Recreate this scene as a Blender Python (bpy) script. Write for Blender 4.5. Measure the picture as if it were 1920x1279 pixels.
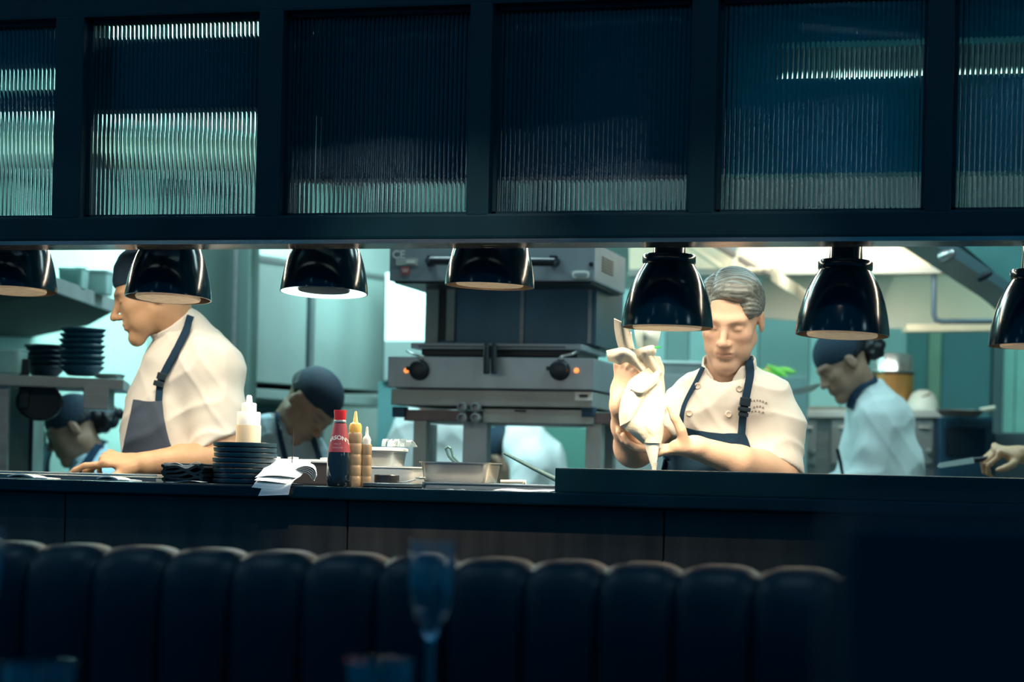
import bpy, bmesh, math, random
import numpy as np
from mathutils import Vector, Matrix
for o in list(bpy.data.objects): bpy.data.objects.remove(o)
SC = bpy.context.scene
COL = SC.collection
rnd = random.Random(7)

# ---------------------------------------------------------------- camera
FPX, YAW, ROLL, D0, HZ, CZ = 4000.0, math.radians(14.5), math.radians(1.35), 4.55, 893.0, 1.132
sa, ca = math.sin(YAW), math.cos(YAW)
CAM = np.array([D0*sa, -D0*ca, CZ])
FW = np.array([-sa, ca, 0.0]); RT = np.array([ca, sa, 0.0]); UP = np.array([0, 0, 1.0])
RC = math.cos(ROLL)*RT + math.sin(ROLL)*UP
UC = -math.sin(ROLL)*RT + math.cos(ROLL)*UP
cd = bpy.data.cameras.new('camera'); cam = bpy.data.objects.new('camera', cd); COL.objects.link(cam)
M = Matrix(((RC[0], UC[0], -FW[0]), (RC[1], UC[1], -FW[1]), (RC[2], UC[2], -FW[2]))).to_4x4()
M.translation = Vector(CAM); cam.matrix_world = M
cd.lens = FPX/1920*36; cd.sensor_width = 36; cd.sensor_fit = 'HORIZONTAL'
cd.shift_y = (HZ-639.5)/1920
cd.clip_start = .05; cd.clip_end = 60
cd.dof.use_dof = True; cd.dof.focus_distance = 4.8; cd.dof.aperture_fstop = 3.2
SC.camera = cam

# ---------------------------------------------------------------- world, exposure
w = bpy.data.worlds.new('dining_room_dark'); SC.world = w; w.use_nodes = True
w.node_tree.nodes['Background'].inputs[0].default_value = (0.0, .22, .50, 1)
w.node_tree.nodes['Background'].inputs[1].default_value = .42
SC.view_settings.view_transform = 'Standard'; SC.view_settings.look = 'None'
SC.view_settings.gamma = 1; SC.view_settings.exposure = 0.0
SC.view_settings.use_curve_mapping = False
try:
    SC.cycles.use_denoising = True
    SC.cycles.max_bounces = 8; SC.cycles.transmission_bounces = 8; SC.cycles.transparent_max_bounces = 8
    SC.cycles.sample_clamp_indirect = 4.0
    SC.cycles.caustics_reflective = False
except Exception: pass

def area(name, loc, size, power, color, rot=(0,0,0), spread=180):
    l = bpy.data.lights.new(name, 'AREA'); l.shape = 'RECTANGLE'; l.size, l.size_y = size
    l.energy = power; l.color = color; l.spread = math.radians(spread)
    o = bpy.data.objects.new(name, l); COL.objects.link(o); o.location = loc; o.rotation_euler = rot
    return o
TEAL = (.48, 1.0, .94); COOL = (.62, .93, 1.0); WARM = (1.0, .80, .52)
# kitchen ceiling panels (their fixtures are built further down at the same places)
CEIL = [(-1.3, 1.25), (.55, 1.25), (-2.6, 2.3), (-.9, 2.35), (.9, 2.35), (-3.05, 4.35), (1.15, 4.15), (-2.15, 3.35)]
for i, (x, y) in enumerate(CEIL):
    area('ceiling_light_glow', (x, y, 2.70), (1.1, .28), (12, 9, 20, 36, 14, 22, 14, 34)[i], (COOL, COOL, TEAL, COOL, COOL, TEAL, TEAL, TEAL)[i])
SPOTS = [(-1.15, 9), (-.22, 110), (.34, 40)]   # x and power of the spotlights added out of view to brighten the pass

# ---------------------------------------------------------------- pixel -> place
def W(px, py, d):
    return CAM + d*(FW + (px-960)/FPX*RC + (HZ-py)/FPX*UC)
def ray(px, py): return FW + (px-960)/FPX*RC + (HZ-py)/FPX*UC
def WY(px, py, Y):
    r = ray(px, py); return CAM + r*((Y-CAM[1])/r[1])
def WZ(px, py, Z):
    r = ray(px, py); return CAM + r*((Z-CAM[2])/r[2])
def V(*a): return np.array(a, float)
def nrm(v): v = np.array(v, float); return v/np.linalg.norm(v)

# ---------------------------------------------------------------- materials
MATS = {}
def mat(name, col, rough=.5, metal=0.0, bump=0.0, bscale=40, var=.0, vscale=8, emit=None, es=0, trans=0, ior=1.45,
        alpha=1, coat=0, vcol=False, stretch=None, sss=0, sheen=0, rvar=0, spec=.5):
    if name in MATS: return MATS[name]
    m = bpy.data.materials.new(name); m.use_nodes = True; MATS[name] = m
    nt = m.node_tree; b = nt.nodes['Principled BSDF']; N = nt.nodes.new; L = nt.links.new
    b.inputs['Base Color'].default_value = (*col, 1)
    b.inputs['Roughness'].default_value = rough; b.inputs['Metallic'].default_value = metal
    b.inputs['Transmission Weight'].default_value = trans; b.inputs['IOR'].default_value = ior
    b.inputs['Alpha'].default_value = alpha; b.inputs['Coat Weight'].default_value = coat
    b.inputs['Specular IOR Level'].default_value = spec
    if sss:
        b.inputs['Subsurface Weight'].default_value = sss; b.inputs['Subsurface Radius'].default_value = (.02, .008, .004)
        b.inputs['Subsurface Scale'].default_value = .3
    if sheen: b.inputs['Sheen Weight'].default_value = sheen
    if emit is not None:
        b.inputs['Emission Color'].default_value = (*emit, 1); b.inputs['Emission Strength'].default_value = es
    tc = N('ShaderNodeTexCoord'); mp = N('ShaderNodeMapping'); L(tc.outputs['Object'], mp.inputs[0])
    if stretch: mp.inputs['Scale'].default_value = stretch
    src = None
    if vcol:
        a = N('ShaderNodeVertexColor'); a.layer_name = 'Col'; src = a.outputs[0]
    n = N('ShaderNodeTexNoise'); L(mp.outputs[0], n.inputs[0]); n.inputs['Scale'].default_value = vscale; n.inputs['Detail'].default_value = 4
    mx = N('ShaderNodeMix'); mx.data_type = 'RGBA'; mx.blend_type = 'MULTIPLY'; mx.inputs[0].default_value = 1
    if src: L(src, mx.inputs[6])
    else: mx.inputs[6].default_value = (*col, 1)
    mr = N('ShaderNodeMapRange'); L(n.outputs[0], mr.inputs[0]); mr.inputs[1].default_value = .3; mr.inputs[2].default_value = .7
    mr.inputs[3].default_value = 1-var-.02; mr.inputs[4].default_value = 1+var
    L(mr.outputs[0], mx.inputs[7]); L(mx.outputs[2], b.inputs['Base Color'])
    if rvar:
        m2 = N('ShaderNodeMapRange'); L(n.outputs[0], m2.inputs[0]); m2.inputs[3].default_value = max(.02, rough-rvar); m2.inputs[4].default_value = rough+rvar
        L(m2.outputs[0], b.inputs['Roughness'])
    if bump:
        n2 = N('ShaderNodeTexNoise'); L(mp.outputs[0], n2.inputs[0]); n2.inputs['Scale'].default_value = bscale; n2.inputs['Detail'].default_value = 5
        bp = N('ShaderNodeBump'); bp.inputs['Strength'].default_value = bump; bp.inputs['Distance'].default_value = .01
        L(n2.outputs[0], bp.inputs['Height']); L(bp.outputs[0], b.inputs['Normal'])
    return m

NAVY = mat('dark_lacquer', (.008, .08, .12), .4, spec=.3, bump=.05, var=.2)
FRAME = mat('dark_frame_paint', (.0005, .024, .034), .6, spec=.2, var=.15)
STEEL = mat('brushed_steel', (.50, .52, .52), .34, .9, bump=.05, bscale=30, var=.08, stretch=(1, 1, 12), rvar=.06)
STEELD = mat('dull_steel', (.30, .33, .34), .42, .7, bump=.06, var=.12, stretch=(1, 1, 8))
STEELM = mat('matt_steel', (.34, .38, .38), .5, .35, bump=.05, var=.1)
BLACKGLOSS = mat('black_enamel', (.0005, .018, .032), .15, spec=.45, var=.1)
BLACKM = mat('black_plastic', (.006, .012, .02), .4, var=.1, bump=.05)
WALLT = mat('kitchen_wall_cladding', (.42, .58, .56), .35, var=.08, bump=.04, vscale=2)
CREAMW = mat('cream_hood_panel', (.80, .68, .50), .45, .1, var=.08, bump=.04, vscale=3)
WHITEP = mat('white_plastic', (.82, .82, .78), .35, var=.03, sss=.0)
PAPER = mat('ticket_paper', (.80, .83, .82), .7, var=.05, bump=.15, bscale=60)
CLOTHW = mat('white_chef_cotton', (.80, .78, .73), .85, var=.04, bump=.06, bscale=260, sheen=.2)
CLOTHT = mat('pale_chef_cotton', (.66, .78, .80), .85, var=.05, bump=.25, bscale=160, sheen=.2)
APRON = mat('navy_apron_cloth', (.012, .040, .080), .85, var=.15, bump=.1, bscale=220, spec=.2)
CAPM = mat('navy_cap_cloth', (.006, .028, .055), .75, var=.15, bump=.3, bscale=200)
SKIN = mat('skin', (.6, .38, .26), .5, vcol=True, var=.05, vscale=30, bump=.08, bscale=120, sss=.12)
HAIRD = mat('dark_curly_hair', (.006, .010, .016), .45, var=.3, bump=.6, bscale=60)
TROUS = mat('dark_trousers', (.012, .02, .03), .8, var=.1)
SHOE = mat('black_shoe', (.008, .01, .014), .4)

# ---------------------------------------------------------------- mesh building
def link(name, me, m=None, parent=None, smooth=False):
    o = bpy.data.objects.new(name, me); COL.objects.link(o)
    if m: me.materials.append(m)
    if parent is not None: o.parent = parent
    if smooth and len(me.polygons): me.polygons.foreach_set('use_smooth', [True]*len(me.polygons))
    return o
def mark(o, label=None, cat=None, group=None, kind=None):
    if label: o['label'] = label
    if cat: o['category'] = cat
    if group: o['group'] = group
    if kind: o['kind'] = kind
    return o
def thing(name, label, cat, loc=(0,0,0), rz=0.0, group=None, rot=None):
    o = bpy.data.objects.new(name, None); COL.objects.link(o); o.empty_display_size = .05
    o.location = Vector([float(x) for x in loc]); o.rotation_euler = rot if rot else (0, 0, rz)
    return mark(o, label, cat, group)
def copy_tree(o, parent=None):
    c = o.copy(); COL.objects.link(c)
    if parent is not None: c.parent = parent
    for ch in list(o.children): copy_tree(ch, c)
    return c
class MB:
    def __init__(s): s.v = []; s.f = []
    def add(s, vs, fs):
        n = len(s.v); s.v += [tuple(float(c) for c in v) for v in vs]; s.f += [tuple(i+n for i in f) for f in fs]; return s
    def box(s, c, d, rz=0, R=None, bev=0):
        x, y, z = d[0]/2, d[1]/2, d[2]/2
        if bev and bev < min(x, y, z):
            bm = bmesh.new(); bmesh.ops.create_cube(bm, size=1)
            for v in bm.verts: v.co = Vector((v.co.x*2*x, v.co.y*2*y, v.co.z*2*z))
            bmesh.ops.bevel(bm, geom=bm.edges[:], offset=bev, segments=2, affect='EDGES', profile=.7)
            vs = [V(*v.co) for v in bm.verts]; bm.verts.index_update(); fs = [[v.index for v in f.verts] for f in bm.faces]; bm.free()
        else:
            vs = [V(i, j, k) for i in (-x, x) for j in (-y, y) for k in (-z, z)]
            fs = [(0,1,3,2), (4,6,7,5), (0,4,5,1), (2,3,7,6), (0,2,6,4), (1,5,7,3)]
        if rz: R = np.array([[math.cos(rz), -math.sin(rz), 0], [math.sin(rz), math.cos(rz), 0], [0, 0, 1]])
        if R is not None: vs = [R@v for v in vs]
        return s.add([v+np.array(c, float) for v in vs], fs)
    def lathe(s, prof, n=40, c=(0,0,0), R=None, closed=False, sx=1, sy=1):
        vs = []; fs = []; k = len(prof)
        for (r, z) in prof:
            for i in range(n):
                t = 2*math.pi*i/n; vs.append(V(r*math.cos(t)*sx, r*math.sin(t)*sy, z))
        for j in range(k-1):
            for i in range(n): fs.append((j*n+i, j*n+(i+1)%n, (j+1)*n+(i+1)%n, (j+1)*n+i))
        if closed:
            for i in range(n): fs.append(((k-1)*n+i, (k-1)*n+(i+1)%n, (i+1)%n, i))
        else:
            if prof[0][0] > 1e-5: fs.append(tuple(range(n-1, -1, -1)))
            if prof[-1][0] > 1e-5: fs.append(tuple((k-1)*n+i for i in range(n)))
        if R is not None: vs = [R@v for v in vs]
        return s.add([v+np.array(c, float) for v in vs], fs)
    def tube(s, pts, r, n=10):
        pts = [np.array(p, float) for p in pts]; k = len(pts); rs = r if hasattr(r, '__len__') else [r]*k
        vs = []; fs = []; ref = None
        for j, p in enumerate(pts):
            t = nrm(pts[min(j+1, k-1)]-pts[max(j-1, 0)])
            if ref is None: ref = nrm(np.cross(t, V(0,0,1) if abs(t[2]) < .9 else V(1,0,0)))
            a = nrm(ref-t*np.dot(ref, t)); ref = a; b = np.cross(t, a)
            for i in range(n):
                q = 2*math.pi*i/n; vs.append(p+rs[j]*(math.cos(q)*a+math.sin(q)*b))
        for j in range(k-1):
            for i in range(n): fs.append((j*n+i, j*n+(i+1)%n, (j+1)*n+(i+1)%n, (j+1)*n+i))
        fs += [tuple(range(n-1, -1, -1)), tuple((k-1)*n+i for i in range(n))]
        return s.add(vs, fs)
    def prism(s, poly, vec):
        n = len(poly); poly = [np.array(p, float) for p in poly]; vec = np.array(vec, float)
        vs = poly+[p+vec for p in poly]
        fs = [tuple(range(n-1, -1, -1)), tuple(range(n, 2*n))]+[(i, (i+1)%n, n+(i+1)%n, n+i) for i in range(n)]
        return s.add(vs, fs)
    def grid(s, G, th=0.0, nv=(0,1,0)):
        G = np.array(G, float); a, b = G.shape[:2]
        if not th:
            return s.add(G.reshape(-1, 3), [(i*b+j, i*b+j+1, (i+1)*b+j+1, (i+1)*b+j) for i in range(a-1) for j in range(b-1)])
        du = np.gradient(G, axis=0); dv = np.gradient(G, axis=1); nn = np.cross(du, dv); nn /= (np.linalg.norm(nn, axis=2, keepdims=True)+1e-9)
        H = G+nn*th; n = a*b
        q = [(i*b+j, i*b+j+1, (i+1)*b+j+1, (i+1)*b+j) for i in range(a-1) for j in range(b-1)]
        fs = q+[tuple(n+k for k in reversed(f)) for f in q]
        for i in range(a-1):
            fs += [(i*b, (i+1)*b, n+(i+1)*b, n+i*b), (i*b+b-1, n+i*b+b-1, n+(i+1)*b+b-1, (i+1)*b+b-1)]
        for j in range(b-1):
            fs += [(j, n+j, n+j+1, j+1), ((a-1)*b+j, (a-1)*b+j+1, n+(a-1)*b+j+1, n+(a-1)*b+j)]
        return s.add(np.concatenate([G.reshape(-1, 3), H.reshape(-1, 3)]), fs)
    def build(s, name, m=None, parent=None, smooth=False, fix=True):
        me = bpy.data.meshes.new(name); me.from_pydata(s.v, [], s.f)
        if fix:
            bm = bmesh.new(); bm.from_mesh(me); bmesh.ops.recalc_face_normals(bm, faces=bm.faces[:]); bm.to_mesh(me); bm.free()
        o = link(name, me, m, parent, smooth)
        if smooth:
            md = o.modifiers.new('edges', 'EDGE_SPLIT'); md.split_angle = math.radians(40)
        return o
def rotm(ax, an):
    return np.array(Matrix.Rotation(an, 3, Vector([float(x) for x in ax])))
def catmull(P, n):
    P = np.array(P, float); k = len(P)
    Q = np.concatenate([[2*P[0]-P[1]], P, [2*P[-1]-P[-2]]]); out = []
    for t in np.linspace(0, k-1, n):
        i = min(int(t), k-2); u = t-i; a, b, c, d = Q[i], Q[i+1], Q[i+2], Q[i+3]
        out.append(.5*((2*b)+(-a+c)*u+(2*a-5*b+4*c-d)*u*u+(-a+3*b-3*c+d)*u**3))
    return np.array(out)
def smooth_grid(C, n, m):
    C = np.array(C, float); A = np.array([catmull(row, m) for row in C])
    return np.array([catmull(A[:, j], n) for j in range(m)]).transpose(1, 0, 2)
def text_mesh(s, size, shear=0, bold=0):
    c = bpy.data.curves.new('t', 'FONT'); c.body = s; c.size = size; c.align_x = 'CENTER'; c.align_y = 'CENTER'; c.offset = bold; c.resolution_u = 4
    c.extrude = 0
    o = bpy.data.objects.new('t', c); COL.objects.link(o); dg = bpy.context.evaluated_depsgraph_get()
    me = bpy.data.meshes.new_from_object(o.evaluated_get(dg)); vs = [V(*v.co) for v in me.vertices]; fs = [tuple(p.vertices) for p in me.polygons]
    bpy.data.objects.remove(o); bpy.data.meshes.remove(me); bpy.data.curves.remove(c)
    return vs, fs
# ---------------------------------------------------------------- implicit surfaces for bodies and cloth
def smin(a, b, k):
    if k <= 0: return np.minimum(a, b)
    h = np.maximum(k-np.abs(a-b), 0)/k; return np.minimum(a, b)-h*h*k*.25
class S:
    """list of primitives: (op, function, k)"""
    def __init__(s, k=.02): s.p = []; s.k = k; s.disp = None; s.amp = 0
    def u(s, f, k=None): s.p.append(('u', f, s.k if k is None else k)); return s
    def sub(s, f, k=.004): s.p.append(('s', f, k)); return s
    def cut(s, f, k=.004): s.p.append(('i', f, k)); return s
    def ev(s, p):
        D = np.full(len(p), 1e3)
        for op, f, k in s.p:
            d = f(p)
            if op == 'u': D = smin(D, d, k)
            elif op == 's': D = -smin(-D, d, k)
            else: D = -smin(-D, -d, k)
        if s.disp is not None: D = D+s.disp(p)
        return D
def cap(a, b, ra, rb=None):
    a = np.array(a, float); b = np.array(b, float); rb = ra if rb is None else rb; ab = b-a; L = max(ab@ab, 1e-12)
    def f(p):
        q = p-a; t = np.clip(q@ab/L, 0, 1); return np.linalg.norm(q-t[:, None]*ab, axis=1)-(ra+(rb-ra)*t)
    return f
def ecap(a, b, n, wa, ta, wb=None, tb=None):
    """capsule of elliptical section: half width w, half thickness t along n"""
    a = np.array(a, float); b = np.array(b, float); ab = b-a
    if ab@ab < 1e-8: b = a+V(0, 0, -.002); ab = b-a
    L = ab@ab; ax = ab/math.sqrt(L)
    n = np.array(n, float); n = nrm(n-ax*(n@ax)); sd = np.cross(ax, n); wb = wa if wb is None else wb; tb = ta if tb is None else tb
    def f(p):
        q = p-a; t = np.clip(q@ab/L, 0, 1); r = q-t[:, None]*ab; w_ = wa+(wb-wa)*t; t_ = ta+(tb-ta)*t
        x, y, z = r@sd, r@n, r@ax; m = np.minimum(w_, t_)
        k0 = np.sqrt((x/w_)**2+(y/t_)**2+(z/m)**2); k1 = np.sqrt((x/w_**2)**2+(y/t_**2)**2+(z/m**2)**2)+1e-9
        return k0*(k0-1)/k1
    return f
def ell(c, r, R=None):
    c = np.array(c, float); r = np.array(r, float)
    def f(p):
        q = p-c
        if R is not None: q = q@R
        k0 = np.linalg.norm(q/r, axis=1); k1 = np.linalg.norm(q/r**2, axis=1)+1e-9
        return k0*(k0-1)/k1
    return f
def half(pt, n):
    pt = np.array(pt, float); n = nrm(n)
    return lambda p: (p-pt)@n
def fr(R, o, f, s=1.0):
    """primitive f given in a frame with axes R (columns) and origin o"""
    return lambda p: f(((p-o)@R)/s)*s
def wav(p, d, fr_, ph=0, wd=None, wf=9, wa=1.2):
    x = p@np.array(d, float)*fr_
    if wd is not None: x = x+wa*np.sin(p@np.array(wd, float)*wf+ph*1.7)+.6*np.sin(p@np.array(wd, float)[::-1]*wf*2.1+ph)
    return np.sin(x+ph)
def mesh_sdf(s, name, h, m=None, parent=None, color=None, lo=None, hi=None):
    # rough bounds by probing
    lo = np.array(lo, float); hi = np.array(hi, float); B = 8; r = B*h*math.sqrt(3)/2
    nb = np.ceil((hi-lo)/(B*h)).astype(int)
    bi = np.stack(np.meshgrid(*[np.arange(k) for k in nb], indexing='ij'), -1).reshape(-1, 3)
    cen = lo+(bi+.5)*B*h-.5*h
    ds = [f(cen) for _, f, _ in s.p]
    U = np.full(len(cen), 1e3); D = np.full(len(cen), 1e3)
    for (op, f, k), d in zip(s.p, ds):
        if op == 'u': U = np.minimum(U, d); D = smin(D, d, k)
        elif op == 's': D = -smin(-D, d, k)
        else: D = -smin(-D, -d, k)
    act = np.abs(D) < r*1.5+.02+s.amp
    G = np.empty((nb[0]*B, nb[1]*B, nb[2]*B), np.float32).reshape(nb[0], B, nb[1], B, nb[2], B)
    G[:] = np.sign(D).reshape(nb)[:, None, :, None, :, None]
    ai = bi[act]; off = np.stack(np.meshgrid(*[np.arange(B)]*3, indexing='ij'), -1).reshape(-1, 3)
    P = lo+(ai[:, None, :]*B+off[None])*h
    n = len(ai); E = np.full((n, B**3), 1e3)
    for (op, f, k), d in zip(s.p, ds):
        dd = d[act]
        if op == 'u': mk = dd <= U[act]+2.3*r+k+.01
        elif op == 's': mk = dd <= 2.5*r+k
        else: mk = np.ones(n, bool)
        if not mk.any(): continue
        v = f(P[mk].reshape(-1, 3)).reshape(-1, B**3)
        if op == 'u': E[mk] = smin(E[mk], v, k)
        elif op == 's': E[mk] = -smin(-E[mk], v, k)
        else: E[mk] = -smin(-E[mk], -v, k)
    if s.disp is not None: E = E+s.disp(P.reshape(-1, 3)).reshape(n, B**3)
    G[ai[:, 0], :, ai[:, 1], :, ai[:, 2], :] = E.reshape(n, B, B, B)
    G = G.reshape(nb[0]*B, nb[1]*B, nb[2]*B)
    G[0] = G[-1] = 1; G[:, 0] = G[:, -1] = 1; G[:, :, 0] = G[:, :, -1] = 1
    I = (G < 0); X, Y, Z = G.shape
    c8 = sum(I[a:X-1+a, b:Y-1+b, c:Z-1+c].astype(np.uint8) for a in (0,1) for b in (0,1) for c in (0,1))
    cells = np.argwhere((c8 > 0) & (c8 < 8)); idx = -np.ones(c8.shape, np.int32); idx[tuple(cells.T)] = np.arange(len(cells))
    cor = {}; 
    for a in (0,1):
        for b in (0,1):
            for c in (0,1): cor[a,b,c] = G[cells[:,0]+a, cells[:,1]+b, cells[:,2]+c]
    acc = np.zeros((len(cells), 3)); cnt = np.zeros(len(cells))
    for ax in range(3):
        for u in (0,1):
            for v in (0,1):
                A = [u, v]; A.insert(ax, 0); Bc = [u, v]; Bc.insert(ax, 1); ga, gb = cor[tuple(A)], cor[tuple(Bc)]
                mk = (ga < 0) != (gb < 0); t = np.where(mk, ga/np.where(mk, ga-gb, 1), 0)
                pt = np.tile(np.array(A, float), (len(cells), 1)); pt[:, ax] = t
                acc[mk] += pt[mk]; cnt[mk] += 1
    vs = lo+(cells+acc/cnt[:, None])*h
    faces = []
    for ax in range(3):
        o1, o2 = [(1, 2), (2, 0), (0, 1)][ax]
        sl = [slice(1, -1)]*3; sl[ax] = slice(0, -1); s2 = list(sl); s2[ax] = slice(1, None)
        a_ = I[tuple(sl)]; b_ = I[tuple(s2)]; e = np.argwhere(a_ != b_)
        if not len(e): continue
        fl = a_[tuple(e.T)]; st = np.array([1, 1, 1]); st[ax] = 0; e = e+st
        def ci(d1, d2):
            q = e.copy(); q[:, o1] -= d1; q[:, o2] -= d2; return idx[tuple(q.T)]
        q = np.stack([ci(1,1), ci(0,1), ci(0,0), ci(1,0)], 1)
        q[~fl] = q[~fl][:, ::-1]; faces.append(q)
    faces = np.concatenate(faces); faces = faces[(faces >= 0).all(1)]
    # one relaxation pass evens out the steps of the grid
    for it in range(1):
        s1 = np.zeros_like(vs); c1 = np.zeros(len(vs))
        for i in range(4):
            j = (i+1) % 4
            np.add.at(s1, faces[:, i], vs[faces[:, j]]); np.add.at(c1, faces[:, i], 1)
            np.add.at(s1, faces[:, j], vs[faces[:, i]]); np.add.at(c1, faces[:, j], 1)
        vs = vs*.6+.4*s1/np.maximum(c1, 1)[:, None]
    me = bpy.data.meshes.new(name)
    me.vertices.add(len(vs)); me.vertices.foreach_set('co', vs.ravel())
    me.loops.add(len(faces)*4); me.loops.foreach_set('vertex_index', faces.ravel().astype(np.int32))
    me.polygons.add(len(faces)); me.polygons.foreach_set('loop_start', np.arange(0, len(faces)*4, 4, dtype=np.int32))
    me.polygons.foreach_set('loop_total', np.full(len(faces), 4, np.int32)); me.update(); me.validate()
    if color is not None:
        a = me.color_attributes.new('Col', 'FLOAT_COLOR', 'POINT'); c = color(vs)
        a.data.foreach_set('color', np.concatenate([c, np.ones((len(vs), 1))], 1).ravel())
    return link(name, me, m, parent, True)

def basis(fwd, up):
    y = nrm(fwd); z = nrm(np.array(up, float)-y*np.dot(up, y)); x = np.cross(y, z); return np.stack([x, y, z], 1)

def head_prims(s, R, o, sc=1.0, female=False, ears=True, smooth=1.0):
    """head in its own frame: y forward, z up, origin between the ears"""
    F = lambda f, k=None, op='u': s.p.append((op, fr(R, o, f, sc), s.k if k is None else k))
    jw = .9 if female else 1.0
    F(ell((0,-.014,.036), (.073,.094,.084)), .02)
    F(ell((0,.026,-.016), (.059,.064,.080)), .025)
    for q in (-1, 1):
        F(cap((q*.050*jw,.002,-.050), (q*.014,.070,-.099), .016, .0145), .026)
        F(ell((q*.040,.056,-.020), (.020,.022,.020)), .02); F(ell((q*.033,.050,-.060), (.022,.026,.024)), .02)
        F(cap((q*.012,.084,.022), (q*.042,.070,.023), .0085, .008), .018)
    F(ell((0,.073,-.097), (.024,.018,.018)), .02)
    F(ell((0,.076,-.052), (.028,.017,.024)), .014)
    for q in (-1, 1): F(ell((q*.030,.094,.002), (.016,.013,.0105)), .012, 's')
    for q in (-1, 1): F(ell((q*.030,.0735,.000), (.0145,.0125,.0115)), .003)
    for q in (-1, 1): F(cap((q*.018,.0865,-.0015), (q*.042,.079,-.003), .0011), .0015, 's')
    nl = .104 if female else .110
    F(cap((0,.084,.014), (0,nl,-.026), .0065, .0095), .010)
    F(ell((0,nl+.001,-.030), (.011,.011,.009)), .008)
    for q in (-1, 1):
        F(ell((q*.0125,nl-.011,-.033), (.0075,.010,.0075)), .006)
        F(ell((q*.006,nl-.004,-.041), (.0035,.005,.004)), .003, 's')
    F(ecap((-.020,.088,-.0565), (.020,.088,-.0565), (0,1,0), .0048, .009), .006)
    F(ecap((-.017,.0875,-.0665), (.017,.0875,-.0665), (0,1,0), .0055, .009), .006)
    F(cap((-.024,.0935,-.0612), (.024,.0935,-.0612), .0016), .002, 's')
    F(ell((0,.098,-.079), (.012,.004,.003)), .008, 's')
    if ears:
        for q in (-1, 1):
            F(ell((q*.0760,-.008,-.004), (.0075,.0185,.032), rotm((1,0,0), -.22)), .006)
            F(ell((q*.0850,-.004,.000), (.005,.009,.016), rotm((1,0,0), -.22)), .004, 's')
def head_color(R, o, sc, skin, lip, brow, cheek=None, stubble=None):
    skin = np.array(skin); lip = np.array(lip); brow = np.array(brow)
    def f(v):
        q = ((v-o)@R)/sc; c = np.tile(skin, (len(v), 1))
        ins = (np.linalg.norm(q, axis=1) < .15)
        if cheek is not None:
            for sx in (-1, 1):
                w_ = np.exp(-(((q[:,0]-sx*.042)/.02)**2+((q[:,2]+.028)/.018)**2))*(q[:,1] > .04)*.35; c = c*(1-w_[:,None])+np.array(cheek)*w_[:,None]
            w_ = np.exp(-(((q[:,0])/.014)**2+((q[:,2]+.03)/.012)**2))*(q[:,1] > .095)*.3; c = c*(1-w_[:,None])+np.array(cheek)*w_[:,None]
        if stubble is not None:
            w_ = ins*np.clip((-.045-q[:,2])/.03, 0, 1)*.35*(q[:,1] > -.0); c = c*(1-w_[:,None])+np.array(stubble)*w_[:,None]
        w_ = np.exp(-((np.abs(q[:,0])/.022)**4+((q[:,2]+.061)/.0085)**4))*(q[:,1] > .082)*.45; c = c*(1-w_[:,None])+lip*w_[:,None]
        ax = np.abs(q[:,0]); zb = .021-.10*np.maximum(ax-.035, 0)-.03*np.maximum(.02-ax, 0)
        w_ = np.exp(-(((ax-.031)/.018)**4+((q[:,2]-zb)/.0042)**2))*(q[:,1] > .055)*.75; c = c*(1-w_[:,None])+brow*w_[:,None]
        w_ = np.exp(-(((ax-.030)/.013)**4+((q[:,2]+.002)/.0028)**2))*(q[:,1] > .065)*.8; c = c*(1-w_[:,None])+brow*.6*w_[:,None]
        return c
    return f
def hand_prims(s, wrist, f, n, side, curls, sc=1.0, spread=.10, thumb=None, k=.005):
    """wrist, finger direction f, back-of-hand normal n, side=+1 puts the thumb on f x n"""
    w_ = np.array(wrist, float); f = nrm(f); n = nrm(np.array(n, float)-f*np.dot(n, f)); t = np.cross(f, n)*side
    s.u(ecap(w_-f*.01, w_+f*.020*sc, n, .026*sc, .019*sc, .032*sc, .016*sc), .015)
    s.u(ecap(w_+f*.020*sc, w_+f*.070*sc, n, .032*sc, .015*sc, .038*sc, .0125*sc), .012)
    s.u(ell(w_+f*.035*sc+t*.022*sc-n*.008*sc, (.020*sc, .020*sc, .016*sc)), .012)
    B = [(.088,.029), (.092,.0095), (.088,-.0100), (.079,-.0285)]
    Ls = [(.043,.026,.021), (.047,.030,.022), (.043,.028,.021), (.034,.021,.019)]
    for i in range(4):
        base = w_+f*(B[i][0]-.014)*sc+t*B[i][1]*sc
        ang = spread*(1.2, .35, -.4, -1.25)[i]; d0 = nrm(f*math.cos(ang)+t*math.sin(ang)); th = 0; p = base; r = (.0088, .0090, .0086, .0076)[i]*sc
        s.u(ell(base+f*.010*sc+n*.003*sc, (.0105*sc,)*3), .006)
        for j in range(3):
            th += curls[i][j]; d = d0*math.cos(th)-n*math.sin(th); q = p+d*(Ls[i][j]+(.012 if j == 0 else 0))*sc
            s.u(cap(p, q, r*(1-.07*j), r*(1-.07*(j+1))), .003 if j else .006); p = q
    tb = w_+f*.018*sc+t*.024*sc-n*.006*sc
    if thumb is None: thumb = [(.62,.70,-.25), (.80,.45,-.30), (.90,.15,-.35)]
    p = tb
    for j, (a, b, c) in enumerate(thumb):
        d = nrm(f*a+t*b+n*c); q = p+d*(.044, .033, .026)[j]*sc; s.u(cap(p, q, (.0145, .0115, .0105)[j]*sc, (.0115, .0105, .0085)[j]*sc), .010 if j == 0 else .004); p = q

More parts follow.
